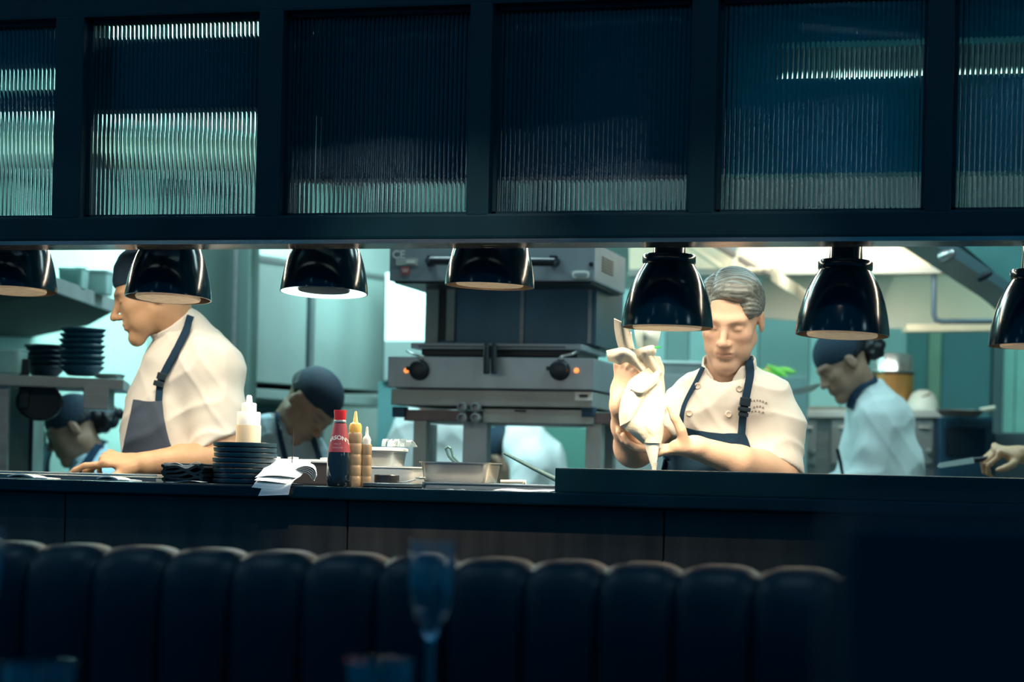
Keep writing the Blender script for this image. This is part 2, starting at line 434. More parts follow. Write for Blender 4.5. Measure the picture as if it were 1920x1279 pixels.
class Fig:
    """a figure's frame: x to the photo's right, y away from the viewer, z up, root on the floor"""
    def __init__(s, name, label, cat, px, d, group=None):
        s.d = d; p = W(px, HZ, d); p[2] = 0; s.o = p; s.root = thing(name, label, cat, p, YAW, group)
    def P(s, px, py, off=0.0):
        q = W(px, py, s.d+off)-s.o; return V(q@RT, q@FW, q[2])
    def drape(s, sd, px, py, gap=.004, start=-.45, end=.4):
        px = np.asarray(px, float); py = np.asarray(py, float); sh = px.shape; px = px.ravel(); py = py.ravel()
        r = FW[None]+((px-960)/FPX)[:, None]*RC+((HZ-py)/FPX)[:, None]*UC
        org = CAM[None]+(s.d+start)*r-s.o; O = np.stack([org@RT, org@FW, org[:, 2]], 1)
        dr = np.stack([r@RT, r@FW, r[:, 2]], 1); dr /= np.linalg.norm(dr, axis=1)[:, None]
        t = np.zeros(len(px)); best = np.full(len(px), 9.); bt = t.copy()
        for _ in range(90):
            dd = sd.ev(O+dr*t[:, None])-gap; b = dd < best; best[b] = dd[b]; bt[b] = t[b]
            t = np.where(dd > .0005, np.minimum(t+np.maximum(dd*.8, .0005), end-start), t)
        t = np.where(best > .004, bt, t)
        return (O+dr*t[:, None]).reshape(*sh, 3)
    def cloth(s, sd, quad, n, mm, name, m, th=.004, gap=.004, relax=2, smooth=True, parent=None):
        """quad: rows of (px,py) control points, draped onto the surface sd"""
        C = np.array([[(a, b, 0) for a, b in row] for row in quad], float); G = smooth_grid(C, n, mm)
        Q = s.drape(sd, G[..., 0], G[..., 1], gap)
        for _ in range(relax):
            A = Q.copy(); A[1:-1] = (Q[:-2]+Q[2:]+2*Q[1:-1])/4; B_ = A.copy(); B_[:, 1:-1] = (A[:, :-2]+A[:, 2:]+2*A[:, 1:-1])/4
            Q[..., 1] = np.minimum(Q[..., 1], B_[..., 1])*.5+B_[..., 1]*.5
        mb = MB(); mb.grid(Q, th); return mb.build(name, m, parent or s.root, smooth)
    def ribbon(s, sd, line, w_, n, name, m, th=.004, gap=.005, parent=None):
        L = catmull([(a, b, 0) for a, b in line], n); T = np.gradient(L, axis=0); T /= np.linalg.norm(T, axis=1)[:, None]
        N = np.stack([-T[:, 1], T[:, 0], T[:, 2]*0], 1); G = np.stack([L+N*w_*u for u in (-1, -.5, 0, .5, 1)], 1)
        Q = s.drape(sd, G[..., 0], G[..., 1], gap)
        for _ in range(2): Q[1:-1, :, 1] = (Q[:-2, :, 1]+Q[2:, :, 1]+2*Q[1:-1, :, 1])/4
        mb = MB(); mb.grid(Q, th); return mb.build(name, m, parent or s.root, True)
    def legs(s, hip, foot, spread=.10, r=.085):
        tr = S(.04); hip = np.array(hip); body = []
        for q in (-1, 1):
            h = hip+V(q*.08, 0, 0); ft = V(foot[0]+q*spread, foot[1], .09); kn = (h+ft)/2+V(0, -.02, .0)
            tr.u(cap(h, kn, r, r*.78)).u(cap(kn, ft, r*.78, r*.62))
            body += [(h, kn, .06), (kn, ft, .045)]
            sh = S(.02); sh.u(ecap(V(ft[0], ft[1]+.04, .04), V(ft[0], ft[1]-.14, .035), (0,0,1), .043, .036)).cut(lambda p: -p[:, 2]+.001)
            mesh_sdf(sh, 'shoe', .01, SHOE, s.root, lo=(ft[0]-.1, ft[1]-.24, -.02), hi=(ft[0]+.1, ft[1]+.14, .14))
        tr.u(ell(hip, (.16, .12, .12))).cut(half(hip+V(0,0,.08), (0,0,1))).cut(lambda p: .05-p[:, 2])
        mesh_sdf(tr, 'trousers', .012, TROUS, s.root, lo=(min(hip[0], foot[0])-.35, min(hip[1], foot[1])-.3, 0), hi=(max(hip[0], foot[0])+.35, max(hip[1], foot[1])+.3, hip[2]+.16))
        return body
# ================================================================ the setting
def struct(name, mb, m, smooth=False, parent=None):
    o = mb.build(name, m, parent, smooth)
    if parent is None: o['kind'] = 'structure'
    return o
ZC = 1.100      # top of the pass
X0, X1 = -4.6, 3.2
FLOORD = mat('dining_floor', (.01, .02, .03), .6, var=.2)
BRIGHT = 0
TILE = mat('kitchen_floor_tile', (.16, .17, .17), .5, var=.15)
struct('floor', MB().box((-.5, 1.0, -.05), (10, 13.5, .1)), FLOORD)
struct('floor', MB().box((-.7, 3.9, .004), (7.8, 7.0, .008)), TILE)
struct('wall_back', MB().box((-.7, 7.05, 1.45), (8.0, .1, 2.9)), WALLT)
struct('wall_left', MB().box((-4.65, 3.5, 1.45), (.1, 7.0, 2.9)), WALLT)
struct('wall_right', MB().box((3.25, 3.5, 1.45), (.1, 7.0, 2.9)), WALLT)
CEILM = mat('kitchen_ceiling', (.018, .026, .030), .6, var=.2)
struct('ceiling', MB().box((-.7, 3.55, 2.85), (8.0, 7.1, .1)), CEILM)
# partition above the pass: rails, bars and ribbed panes
gz0, gz1 = WY(960, 403, 0)[2], WY(300, 34, 0)[2]
hz0 = WY(960, 455, 0)[2]
FRONT = -.03
mb = MB(); mb.box((-.7, .02, (hz0+gz0)/2+.003), (7.8, .10, gz0-hz0-.006), bev=.006)
struct('trim_1', mb, FRAME)
LIPM = mat('polished_header_lip', (.30, .27, .24), .25, .85, var=.2, rvar=.08, stretch=(1, 8, 8))
struct('trim_2', MB().box((-.7, .020, hz0+.0005), (7.8, .106, .009)), LIPM)
struct('trim_3', MB().box((-.7, .02, (gz1+2.9)/2), (7.8, .10, 2.9-gz1), bev=.006), FRAME)
px_panes = [(-260, 108), (160, 487), (532, 880), (922, 1293), (1342, 1733), (1783, 2200)]
panes = [(WY(a, 403, 0)[0], WY(b, 403, 0)[0]) for a, b in px_panes]
FLUTE = mat('ribbed_glass', (.74, .86, .84), .02, trans=1.0, ior=1.48, var=.02)
prev = -4.6
for i, (a, b) in enumerate(panes+[(3.2, 3.2)]):
    struct('trim_%d' % (4+i), MB().box(((prev+a)/2, .02, (gz0+gz1)/2), (a-prev, .10, gz1-gz0+.01), bev=.004), FRAME); prev = b
for i, (a, b) in enumerate(panes):
    e = bpy.data.objects.new('window_%d' % (i+1), None); COL.objects.link(e); e['kind'] = 'structure'; e.location = ((a+b)/2, .02, gz0)
    wd = b-a; n = int(wd/.0098); seg = 8; xs = np.linspace(-wd/2-.004, wd/2+.004, n*seg+1)
    yo = -.004-.0042*np.abs(np.sin(np.pi*n*np.linspace(0, 1, n*seg+1)))**.8
    G = np.stack([np.stack([xs, yo, np.full_like(xs, z)], 1) for z in np.linspace(-.004, gz1-gz0+.004, 3)])
    H = np.stack([np.stack([xs, np.full_like(xs, .004), np.full_like(xs, z)], 1) for z in (-.004, gz1-gz0+.004)])
    me = MB(); me.grid(G); me.grid(H[:, ::-1]); g = me.build('pane', FLUTE, e, True, fix=False)
    fm = MB(); t = .008; hh = gz1-gz0
    for c, d in (((0, -.012, t/2), (wd, .012, t)), ((0, -.012, hh-t/2), (wd, .012, t)), ((-wd/2+t/2, -.012, hh/2), (t, .012, hh)), ((wd/2-t/2, -.012, hh/2), (t, .012, hh))): fm.box(c, d)
    fm.build('window_frame', FRAME, e)
# sheets added behind the ribbed panes to darken what shows through them
def hang(px0, px1, Y, z0, z1, m):
    a, b = WY(px0, 300, Y)[0], WY(px1, 300, Y)[0]; return struct('trim_%d' % (len([o for o in COL.objects if o.name.startswith('trim_')])+1), MB().box(((a+b)/2, Y+.03, (z0+z1)/2), (b-a, .06, z1-z0)), m)
BLK = mat('black_pane_screen', (.004, .008, .012), .8)
hang(538, 1335, .10, 1.785, 2.80, BLK)
DTB = mat('dark_teal_pane_screen', (.03, .38, .42), .6, var=.3)
hang(1335, 1480, .10, 1.785, 2.80, DTB)
hang(1480, 2150, .10, 1.785, 1.985, DTB)
hang(1480, 2150, .10, 2.062, 2.80, DTB)
hang(124, 538, .10, 1.95, 2.115, BLK)
hang(-300, 124, .10, 1.96, 2.0, BLK)
hang(-300, 124, .10, 2.06, 2.80, BLK)
hang(380, 1700, 2.45, 1.95, 2.30, mat('brown_grey_screen', (.050, .042, .040), .6, var=.2))  # added sheet that dims the bright wall behind the panes
q = MB(); xa, xb = WY(-250, 300, 1.2)[0], WY(548, 300, .9)[0]  # added sloping sheet, its underside makes the gradient in the left panes
q.prism([(xa, .90, 1.93), (xa, 1.65, 2.10), (xa, 1.65, 2.14), (xa, .86, 1.96)], (xb-xa, 0, 0)); struct('trim_20', q, mat('olive_pane_sheet', (.20, .21, .12), .5, var=.1))
# globe lamps of the dining room, mirrored in the heat lamps
GLOBE = mat('opal_globe', (1, 1, 1), .4, emit=(.62, .92, 1), es=7)
for x, y, z, r, lab in ((-3.9, -.9, 2.25, .20, 'large opal globe lamp on the left side of the dining room'), (3.3, -1.2, 2.25, .20, 'large opal globe lamp on the right side of the dining room'), (-1.9, -2.6, 2.2, .09, 'small opal globe lamp left of the viewer'), (2.6, -3.2, 2.3, .09, 'small opal globe lamp right of the viewer')):
    t = thing('globe_lamp', lab, 'lamp', (x, y, z))
    MB().lathe([(0, -r)]+[(r*math.sin(a), -r*math.cos(a)) for a in np.linspace(.15, 3.0, 14)]+[(0, r)], 28).build('globe', GLOBE, t, True)
    q = MB(); q.tube([(0, 0, r), (0, 0, 3.0-z)], .008, 8); q.build('cord', BLACKM, t, True)
# the pass counter
WOODD = mat('dark_stained_panel', (.050, .046, .040), .38, bump=.08, var=.35, vscale=3, stretch=(6, 1, 1), rvar=.1)
TOPM = mat('dark_stone_top', (.002, .014, .022), .22, var=.3, bump=.04)
t = thing('pass_counter', 'long dark counter of the kitchen pass with a thin stone top and wood panelled front', 'counter', (0, 0, 0))
MB().box((-.7, .165, ZC-.014), (7.6, .37, .028), bev=.004).build('worktop', TOPM, t)
xs = [-4.5]+[WY(p, 990, 0)[0] for p in (-420, 110, 643, 1240, 1900)]+[3.1]
for a, b in zip(xs[:-1], xs[1:]):
    MB().box(((a+b)/2, .055, (ZC-.028)/2), (b-a-.003, .05, ZC-.030), bev=.003).build('front_panel', WOODD, t)
MB().box((-.7, .33, .545), (7.5, .02, 1.07)).build('back_panel', STEELD, t)
t = thing('prep_counter', 'steel preparation counter behind the left end of the pass', 'counter', (-1.35, 0, 0))
MB().box((.0, .445, ZC-.02), (1.9, .17, .03), bev=.003).build('worktop', STEEL, t)
for x in (-.9, .9): MB().box((x, .45, .54), (.04, .12, 1.07)).build('leg', STEELD, t)
# raised dark ledge
lx0 = WY(1040, 900, -.005)[0]
lz1 = WY(1040, 877, -.005)[2]
t = thing('raised_ledge', 'low dark raised ledge box standing along the right half of the pass', 'ledge', (lx0, 0, ZC))
MB().box((1.2, .045, (lz1-ZC)/2), (2.4, .10, lz1-ZC), bev=.004).build('box', mat('black_ledge_paint', (.001, .028, .038), .5, spec=.25, var=.15), t)
# ceiling fixtures of the kitchen
FIX = mat('ceiling_light_diffuser', (.9, .9, .9), .5, emit=(.62, 1, .9), es=5)
for i, (x, y) in enumerate(CEIL):
    t = thing('ceiling_light', 'long ceiling light, ' + ('above the left chef', 'above the grey-haired chef', 'above the left shelving', 'above the grill station', 'above the walkway on the right', 'glowing through the leftmost ribbed pane', 'glowing through the right ribbed panes', 'glowing along the top of the second ribbed pane')[i], 'ceiling light', (x, y, 2.80), group='kitchen ceiling lights')
    f = MB(); f.box((0, 0, -.03), (1.2, .34, .06)); f.build('housing', STEELM, t)
    MB().box((0, 0, -.067), (1.12, .28, .014)).build('diffuser', FIX, t)
# downlights over the dining room
DL = mat('downlight_lens', (1, 1, 1), .5, emit=(.55, .88, 1), es=25)
DLW = mat('dim_downlight_lens', (1, 1, 1), .5, emit=(.25, .7, 1), es=12)
for i, (x, y, b) in enumerate([(-3.3, -1.0, 1), (-2.0, -1.1, 1), (-.7, -1.0, 1), (.6, -1.1, 1), (1.9, -1.0, 1), (3.2, -1.1, 1), (-1.4, -3.0, 0), (.9, -2.8, 0), (2.4, -3.2, 0)]):
    t = thing('downlight', 'small round downlight over the dark dining room', 'downlight', (x, y, 2.95), group='dining room downlights')
    MB().lathe([(.12, 0), (.12, -.02), (.105, -.03), (.096, -.012)], 24).build('ring', FRAME, t)
    MB().lathe([(.0, -.013), (.096, -.013), (.0, -.010)], 24).build('lens', DL if b else DLW, t)
# strip added out of sight behind the header to light the pass
STRIP = mat('warm_strip_diffuser', (1, 1, 1), .5, emit=(1, .86, .62), es=6)
t = thing('added_strip_light', 'slim warm strip added behind the header to light the pass', 'light', (-.1, .36, hz0+.055))
MB().box((0, 0, .008), (3.6, .03, .016)).build('housing', FRAME, t)
MB().box((0, 0, -.002), (3.5, .02, .004)).build('diffuser', STRIP, t)
for x in (-1.0, 0, 1.0):
    area('added_strip_glow', (-.1+x*1.0, .36, hz0+.048), (1.0, .03), 5.0, (1, .84, .62))

for i, (x, pw) in enumerate(SPOTS):  # added unseen sources that brighten the things on the pass
    p0 = V(x+.25, -1.45, 2.80); tg = V(x, .28, 1.10); dr = nrm(tg-p0); Rr = Vector(dr).to_track_quat('-Z', 'Y')
    t = thing('added_spotlight', 'small black spotlight added over the banquette to brighten the pass, ' + ('leftmost', 'middle one', 'rightmost')[i], 'spotlight', p0); t.rotation_mode = 'QUATERNION'; t.rotation_quaternion = Rr
    MB().lathe([(.028, -.03), (.032, -.03), (.034, .08), (.028, .10), (0, .10), (0, .09), (.024, .08)], 28).build('housing', BLACKM, t, True)
    MB().lathe([(0, .0), (.027, .0), (0, .004)], 24).build('lens', mat('spot_lens', (1, 1, 1), .4, emit=(1, .92, .78), es=20), t)
    q = MB(); q.tube([(0, 0, .10), (0, .03, .16), (0, .06, .22)], .008); q.build('arm', BLACKM, t, True)
    l = bpy.data.lights.new('added_spot_glow', 'SPOT'); l.energy = pw; l.color = (1, .90, .74); l.spot_size = math.radians(24); l.spot_blend = .8; l.shadow_soft_size = .02
    lo = bpy.data.objects.new('added_spot_glow', l); COL.objects.link(lo); lo.parent = t; lo.location = (0, 0, -.035)
# ================================================================ heat lamps
GOLD = mat('brushed_gold_reflector', (.62, .45, .27), .4, .4, var=.25, bump=.1, bscale=200, vscale=40, emit=(1, .72, .44), es=.20)
INN = mat('bronze_lamp_lining', (.34, .25, .18), .3, .7, var=.1)
WINN = mat('glowing_white_lining', (.86, .94, .92), .3, emit=(.75, 1, .96), es=1.2, var=.02)  # emission in the lining stands in for light reflected there
lampdef = [  # px, py of the rim, power, label
    (27, 546, 8, 'leftmost black dome heat lamp, cut by the left edge'),
    (315, 560, 9, 'black dome heat lamp hanging in front of the chef in the navy cap'),
    (607, 549, 12, 'black dome heat lamp with a glowing white rim, above the vinegar bottle'),
    (918, 537, 20, 'black dome heat lamp in front of the grill station'),
    (1251, 615, 20, 'low black dome heat lamp with a collar, beside the grey-haired chef'),
    (1579, 629, 8, 'low black dome heat lamp with a collar, above the woman in the headband'),
    (1944, 650, 5, 'rightmost black dome heat lamp, cut by the right edge')]
for i, (px, py, pw, lab) in enumerate(lampdef):
    p = WY(px, py, .20); R_ = .1005
    tilt = (-.05, -.06, -.06, -.005, -.005, -.035, -.01)[i]
    t = thing('heat_lamp', lab, 'lamp', p, group='heat lamps over the pass', rot=(tilt, (0, .01, 0, .02, .005, .02, .0)[i], 0))
    prof = [(R_*math.sin(a)**.82 if a > 0 else 0, 0) for a in ()]
    out = [(.1005, 0), (.1005, .004), (.0985, .022), (.0945, .045), (.0885, .070), (.0800, .095), (.0695, .117), (.0590, .134), (.0545, .141)]
    inn = [(.0520, .138), (.0670, .113), (.0775, .091), (.0862, .067), (.0922, .043), (.0962, .020), (.0978, .003), (.0978, 0)]
    m = MB(); m.lathe(out, 64).build('shade', BLACKGLOSS, t, True)
    o = [c for c in t.children][0]
    # open the shade: outer wall and lining are separate skins joined at the rim
    me = bpy.data.meshes.new('shade'); q = MB()
    n = 64; prof = out+inn; vs = [V(r*math.cos(2*math.pi*k/n), r*math.sin(2*math.pi*k/n), z) for r, z in prof for k in range(n)]
    q.add(vs, [(j*n+k, j*n+(k+1)%n, (j+1)*n+(k+1)%n, (j+1)*n+k) for j in range(len(prof)-1) for k in range(n)]+[((len(prof)-1)*n+k, (len(prof)-1)*n+(k+1)%n, (k+1)%n, k) for k in range(n)])
    bpy.data.objects.remove(o)
    sh = q.build('shade', BLACKGLOSS, t, True); lin = WINN if i == 2 else INN
    sh.data.materials.append(lin)
    for pl in sh.data.polygons:
        c = pl.center; r = math.hypot(c.x, c.y)
        if r < .0979 and pl.normal.x*c.x+pl.normal.y*c.y < 0 and c.z < .137: pl.material_index = 1
    cr = [(.0, .0), (.074, .0), (.076, .004), (.074, .008), (.0, .008)] if i != 2 else [(.0, .0), (.058, .0), (.060, .004), (.058, .008), (.0, .008)]
    MB().lathe([(r, z+(.004 if i == 2 else -.002 if i != 3 else .002)) for r, z in cr], 48).build('reflector', BLACKM if i == 2 else GOLD, t, True)
    MB().lathe([(.0, .139), (.056, .139), (.0585, .143), (.0585, .157), (.056, .160), (.0, .160)], 48).build('collar', BLACKGLOSS, t, True)
    MB().lathe([(.0, .159), (.036, .159), (.034, .19), (.033, .27), (.030, .276), (.0, .276)], 40).build('neck', BLACKGLOSS, t, True)
    m = MB(); m.tube([(0,0,.274), (0,0,2.80-p[2])], .006 if i < 4 else .006, 10); m.build('cord', BLACKM, t, True)
    l = bpy.data.lights.new('lamp_glow', 'SPOT'); l.energy = pw; l.color = WARM if i != 2 else (1, .97, .9); l.spot_size = math.radians(150); l.spot_blend = .5; l.shadow_soft_size = .06
    lo = bpy.data.objects.new('lamp_glow', l); COL.objects.link(lo); lo.parent = t; lo.location = (0, 0, -.01)

# ================================================================ kitchen behind: grill station
def bxw(mb, x0, y0, x1, y1, Y, th, bev=0):
    xm, ym = (x0+x1)/2, (y0+y1)/2
    a, b = WY(x0, ym, Y)[0], WY(x1, ym, Y)[0]; z1, z0 = WY(xm, y0, Y)[2], WY(xm, y1, Y)[2]
    return mb.box(((a+b)/2, Y+th/2, (z0+z1)/2), (b-a, th, z1-z0), bev=bev)
DARKST = mat('heat_stained_steel', (.07, .14, .20), .4, .7, var=.3, vscale=4, stretch=(1, 1, .4), rvar=.1)
STEELP = mat('warm_grey_steel', (.32, .37, .42), .45, .5, var=.08, bump=.04)
YG = 1.72
t = thing('griddle_stand', 'tall steel stand with square legs carrying the contact grill', 'stand', (0, 0, 0))
for x0, x1, m_ in ((775, 799, STEELM), (868, 913, STEELP), (1098, 1128, STEELM)):
    q = MB(); a = WY((x0+x1)/2, 790, YG+.03)
    b0, b1 = WY(x0, 840, YG+.03)[0], WY(x1, 840, YG+.03)[0]; zt = WY(900, 790, YG+.03)[2]
    q.box(((b0+b1)/2, YG+.05, zt/2), (b1-b0, .05, zt), bev=.003).build('leg', m_, t)
for x0, x1 in ((1128, 1150), (800, 812)):
    q = MB(); b0, b1 = WY(x0, 840, YG+.45)[0], WY(x1, 840, YG+.45)[0]; q.box(((b0+b1)/2, YG+.47, zt/2), (b1-b0, .05, zt), bev=.003).build('leg', STEELM, t)
q = MB(); bxw(q, 757, 771, 1150, 792, YG+.02, .46, .003); q.build('tray', mat('brown_stained_steel', (.16, .13, .14), .45, .5, var=.25), t)
q = MB(); bxw(q, 905, 768, 1112, 794, YG+.005, .014, .002); q.build('drawer', STEELM, t)
q = MB(); bxw(q, 965, 769, 985, 772, YG-.004, .01); q.build('handle', BLACKM, t)
for x, y in ((869, 764), (894, 764), (869, 784), (894, 784)):
    q = MB(); p = WY(x, y, YG-.012); q.lathe([(.015, 0), (.015, .02), (.010, .022), (.009, .006), (.0, .006)], 24, p, rotm((1,0,0), math.pi/2)); q.build('gas_tap', STEELP, t, True)
# contact grill
t = thing('contact_grill', 'steel contact grill with two black knobs and two orange lights', 'grill', (0, 0, 0))
q = MB(); bxw(q, 727, 670, 1113, 729, YG-.02, .42, .004); q.build('body', STEELP, t)
q = MB(); bxw(q, 733, 732, 1111, 762, YG-.005, .40, .004); q.build('base', STEELM, t)
q = MB(); bxw(q, 1078, 735, 1110, 751, YG-.012, .006); q.build('rating_plate', WHITEP, t)
q = MB(); bxw(q, 1086, 740, 1102, 745, YG-.014, .003); q.build('rating_mark', BLACKM, t)
for a, b in ((735, 757), (1090, 1112)):
    q = MB(); bxw(q, a, 763, b, 782, YG+.0, .05, .003); q.build('foot', mat('blue_black_rubber', (.01, .05, .10), .6), t)
q = MB(); bxw(q, 790, 655, 1082, 669, YG+.06, .30, .004); q.build('lower_plate', BLACKM, t)
q = MB(); bxw(q, 770, 644, 1090, 655, YG+.03, .36, .004); q.build('upper_plate', STEELP, t)
q = MB(); bxw(q, 785, 649, 1060, 651, YG+.026, .01); q.build('plate_seam', BLACKM, t)
q = MB(); q.tube([WY(805, 642, YG+.2), WY(820, 637, YG+.2), WY(835, 637, YG+.2), WY(845, 642, YG+.2)], .006); q.tube([WY(860, 641, YG+.22), WY(910, 639, YG+.22)], .006); q.build('lid_bar', STEELP, t, True)
for x in (912, 926):
    q = MB(); q.tube([WY(x, 652, YG+.02), WY(x, 648, YG-.04), WY(x, 700, YG-.06)], .0095, 12); q.build('lid_handle', BLACKM, t, True)
for kx, lx in ((787, 762), (1050, 1081)):
    p = WY(kx, 694, YG-.02); q = MB(); q.lathe([(.031, 0), (.031, .006), (.028, .010), (.026, .028), (.022, .031), (.0, .031)], 36, p, rotm((1,0,0), math.pi/2))
    k = q.build('knob', BLACKM, t, True); q = MB(); q.box(p+V(-.028, -.012, .004), (.018, .02, .012), bev=.003); q.build('pointer', BLACKM, k)
    p = WY(lx, 695, YG-.02); q = MB(); q.lathe([(.0075, 0), (.0075, .003), (.006, .006), (.0, .0065)], 20, p, rotm((1,0,0), math.pi/2))
    q.build('indicator_light', mat('orange_indicator', (1, .3, .08), .4, emit=(1, .27, .06), es=1.6), t, True)
    q = MB(); p = WY(kx+3, 672, YG-.022); q.lathe([(.006, 0), (.006, .012), (0, .014)], 14, p, rotm((1,0,0), math.pi/2)); q.build('hinge_stud', STEEL, t, True)
for kx in (775, 1072):
    q = MB(); q.tube([WY(kx+20*(1 if kx < 900 else -1), 669, YG), WY(kx, 664, YG), WY(kx-12*(1 if kx < 900 else -1), 658, YG+.05)], .004); q.build('lid_arm', STEEL, t, True)
# salamander
YS = YG+.06
t = thing('salamander_grill', 'steel salamander grill with black handle above the contact grill', 'grill', (0, 0, 0))
q = MB(); bxw(q, 800, 528, 1118, 646, YS+.10, .40, .003); q.build('back_body', DARKST, t)
q = MB(); bxw(q, 797, 530, 822, 646, YS+.085, .02, .002); q.build('side_post', STEELM, t)
q = MB(); bxw(q, 823, 536, 836, 637, YS+.083, .016, .002); q.build('slot', BLACKM, t)
q = MB(); bxw(q, 836, 534, 852, 640, YS+.086, .012, .002); q.build('guide_strip', STEELM, t)
for a in (975, 1102):
    q = MB(); bxw(q, a, 540, a+7, 644, YS+.094, .008, .001); q.build('seam_strip', STEELD, t)
q = MB(); bxw(q, 730, 455, 1115, 527, YS-.10, .45, .005); q.build('heating_hood', STEELP, t)
q = MB(); bxw(q, 740, 526, 1108, 532, YS-.09, .42, .002); q.build('burner_plate', BLACKM, t)
q = MB(); yy = 489; q.tube([WY(805, yy, YS-.10), WY(808, yy, YS-.14), WY(1040, yy+3, YS-.14), WY(1043, yy+3, YS-.10)], .012, 12); q.build('handle', BLACKM, t, True)
for a in (800, 1030):
    q = MB(); bxw(q, a, 479, a+14, 499, YS-.112, .012, .003); q.build('handle_mount', BLACKM, t)
q = MB(); p = WY(1109, 496, YS-.10); q.lathe([(.007, 0), (.007, .006), (0, .007)], 16, p, rotm((1,0,0), math.pi/2)); q.build('lock_stud', BLACKM, t, True)
def badge(px, py, Y, w_, h_, m, name, par, r=.5):
    p = WY(px, py, Y); q = MB(); n = 24; vs = []
    for k in range(n):
        a = 2*math.pi*k/n; cx = np.sign(math.cos(a))*abs(math.cos(a))**r*w_/2; cz = np.sign(math.sin(a))*abs(math.sin(a))**r*h_/2; vs.append(p+V(cx, 0, cz))
    q.prism(vs, (0, -.003, 0)); return q.build(name, m, par)
badge(1089, 515, YS-.102, .052, .024, WHITEP, 'maker_badge', t); badge(1089, 515, YS-.105, .040, .010, STEELP, 'badge_mark', t, .6)
LABEL = mat('silver_label', (.55, .57, .56), .4, .2); badge(763, 491, YS-.102, .068, .022, LABEL, 'data_label', t, .15)
badge(770, 491, YS-.105, .026, .010, WHITEP, 'label_panel', t, .15); badge(760, 508, YS-.102, .026, .024, mat('faded_red_label', (.45, .12, .14), .5), 'warning_label', t, .15)
vs, fs = text_mesh('CE', .034, bold=.0008); p = WY(748, 478, YS-.102); q = MB(); q.add([p+V(v[0], -.003, v[1]) for v in vs], fs); q.build('certification_mark', WHITEP, t, fix=False)
vs, fs = text_mesh('W', .018); p = WY(760, 508, YS-.107); q = MB(); q.add([p+V(v[0], -.001, v[1]) for v in vs], fs); q.build('label_letter', WHITEP, t, fix=False)
# side vents of both grills
for (px, py, Y, par) in ((1119, 500, YS, t),):
    for k in range(6):
        q = MB(); x = WY(1115, 500, YS-.10)[0]+.001; z = WY(1115, 482, YS)[2]-k*.008; q.box((x, YS+.08, z), (.002, .16, .003)); q.build('vent_slot', BLACKM, par)

# ================================================================ left: wall cabinets, shelves, column
def vbox(mb, o, u, a0, a1, z0, z1, t0, t1, bev=0):
    """box on a vertical plane through o with direction u; t is depth behind the plane"""
    u = nrm(u); n = V(-u[1], u[0], 0); R = np.stack([u, n, V(0,0,1)], 1)
    return mb.box(o+u*(a0+a1)/2+n*(t0+t1)/2+V(0,0,(z0+z1)/2), (a1-a0, t1-t0, z1-z0), R=R, bev=bev)
A = W(452, 600, 7.6); B_ = W(732, 600, 8.35); A[2] = B_[2] = 0; U_ = B_-A; LU = np.linalg.norm(U_)
zt = W(452, 470, 7.6)[2]; zb = W(452, 716, 7.6)[2]
CABG = mat('pale_steel_door', (.40, .50, .48), .38, .35, var=.1, bump=.03, vscale=2, rvar=.06)
t = thing('wall_cabinet', 'wide steel wall cabinet with two tall doors behind the bending cook', 'cabinet', A)
q = MB(); vbox(q, V(0,0,0), U_, -.01, LU+.02, zb, zt, .02, .40); q.build('body', mat('cabinet_shadow_gap', (.03, .05, .06), .6), t)
fr_ = [(455, 573), (589, 718)]
def par_at(px):  # parameter along U for a pixel column
    r = ray(px, 600); u = nrm(U_); d2 = A-CAM; M2 = np.array([[r[0], -u[0]], [r[1], -u[1]]]); s_ = np.linalg.solve(M2, d2[:2]); return s_[1]
for a, b in fr_:
    q = MB(); vbox(q, V(0,0,0), U_, par_at(a), par_at(b), zb+.004, zt-.004, -.005, .02, .004); d = q.build('door', CABG, t)
    q = MB(); vbox(q, V(0,0,0), U_, par_at(a)+.01, par_at(b)-.01, zt-.03, zt-.012, -.012, -.004, .002); q.build('pull_rail', STEELD, d)
q = MB(); vbox(q, V(0,0,0), U_, -.03, LU+.06, zb-.055, zb-.02, -.03, .42, .004); q.build('bottom_shelf', CABG, t)
q = MB(); vbox(q, V(0,0,0), U_, LU-.02, LU+.05, zb, zt, -.01, .4, .003); q.build('end_panel', CABG, t)
t = thing('back_counter', 'dark steel counter running under the wall cabinet behind the bending cook', 'counter', A)
q = MB(); vbox(q, V(0,0,0), U_, .27, LU+.05, .0, .92, .02, .35, .004); q.build('base', DARKST, t)
q = MB(); vbox(q, V(0,0,0), U_, .27, LU+.08, .92, .95, -.01, .38, .003); q.build('worktop', STEELM, t)
q = MB(); vbox(q, V(0,0,0), U_, -.1, LU+.05, .951, zb-.06, .36, .39); q.build('splashback', mat('dark_teal_splashback', (.04, .10, .12), .4, var=.2), t)
# lit wall above / beside
q = MB(); vbox(q, A, U_, .05, LU+.8, 1.2, 2.78, .44, .50); struct('wall_left', q, mat('bright_wall_tile', (.80, .92, .90), .35, var=.04))
l = area('cabinet_top_glow', tuple(W(600, 470, 7.75)+V(0,0,.12)), (1.2, .2), 9, (.5, 1, .95), (math.radians(95), 0, YAW))
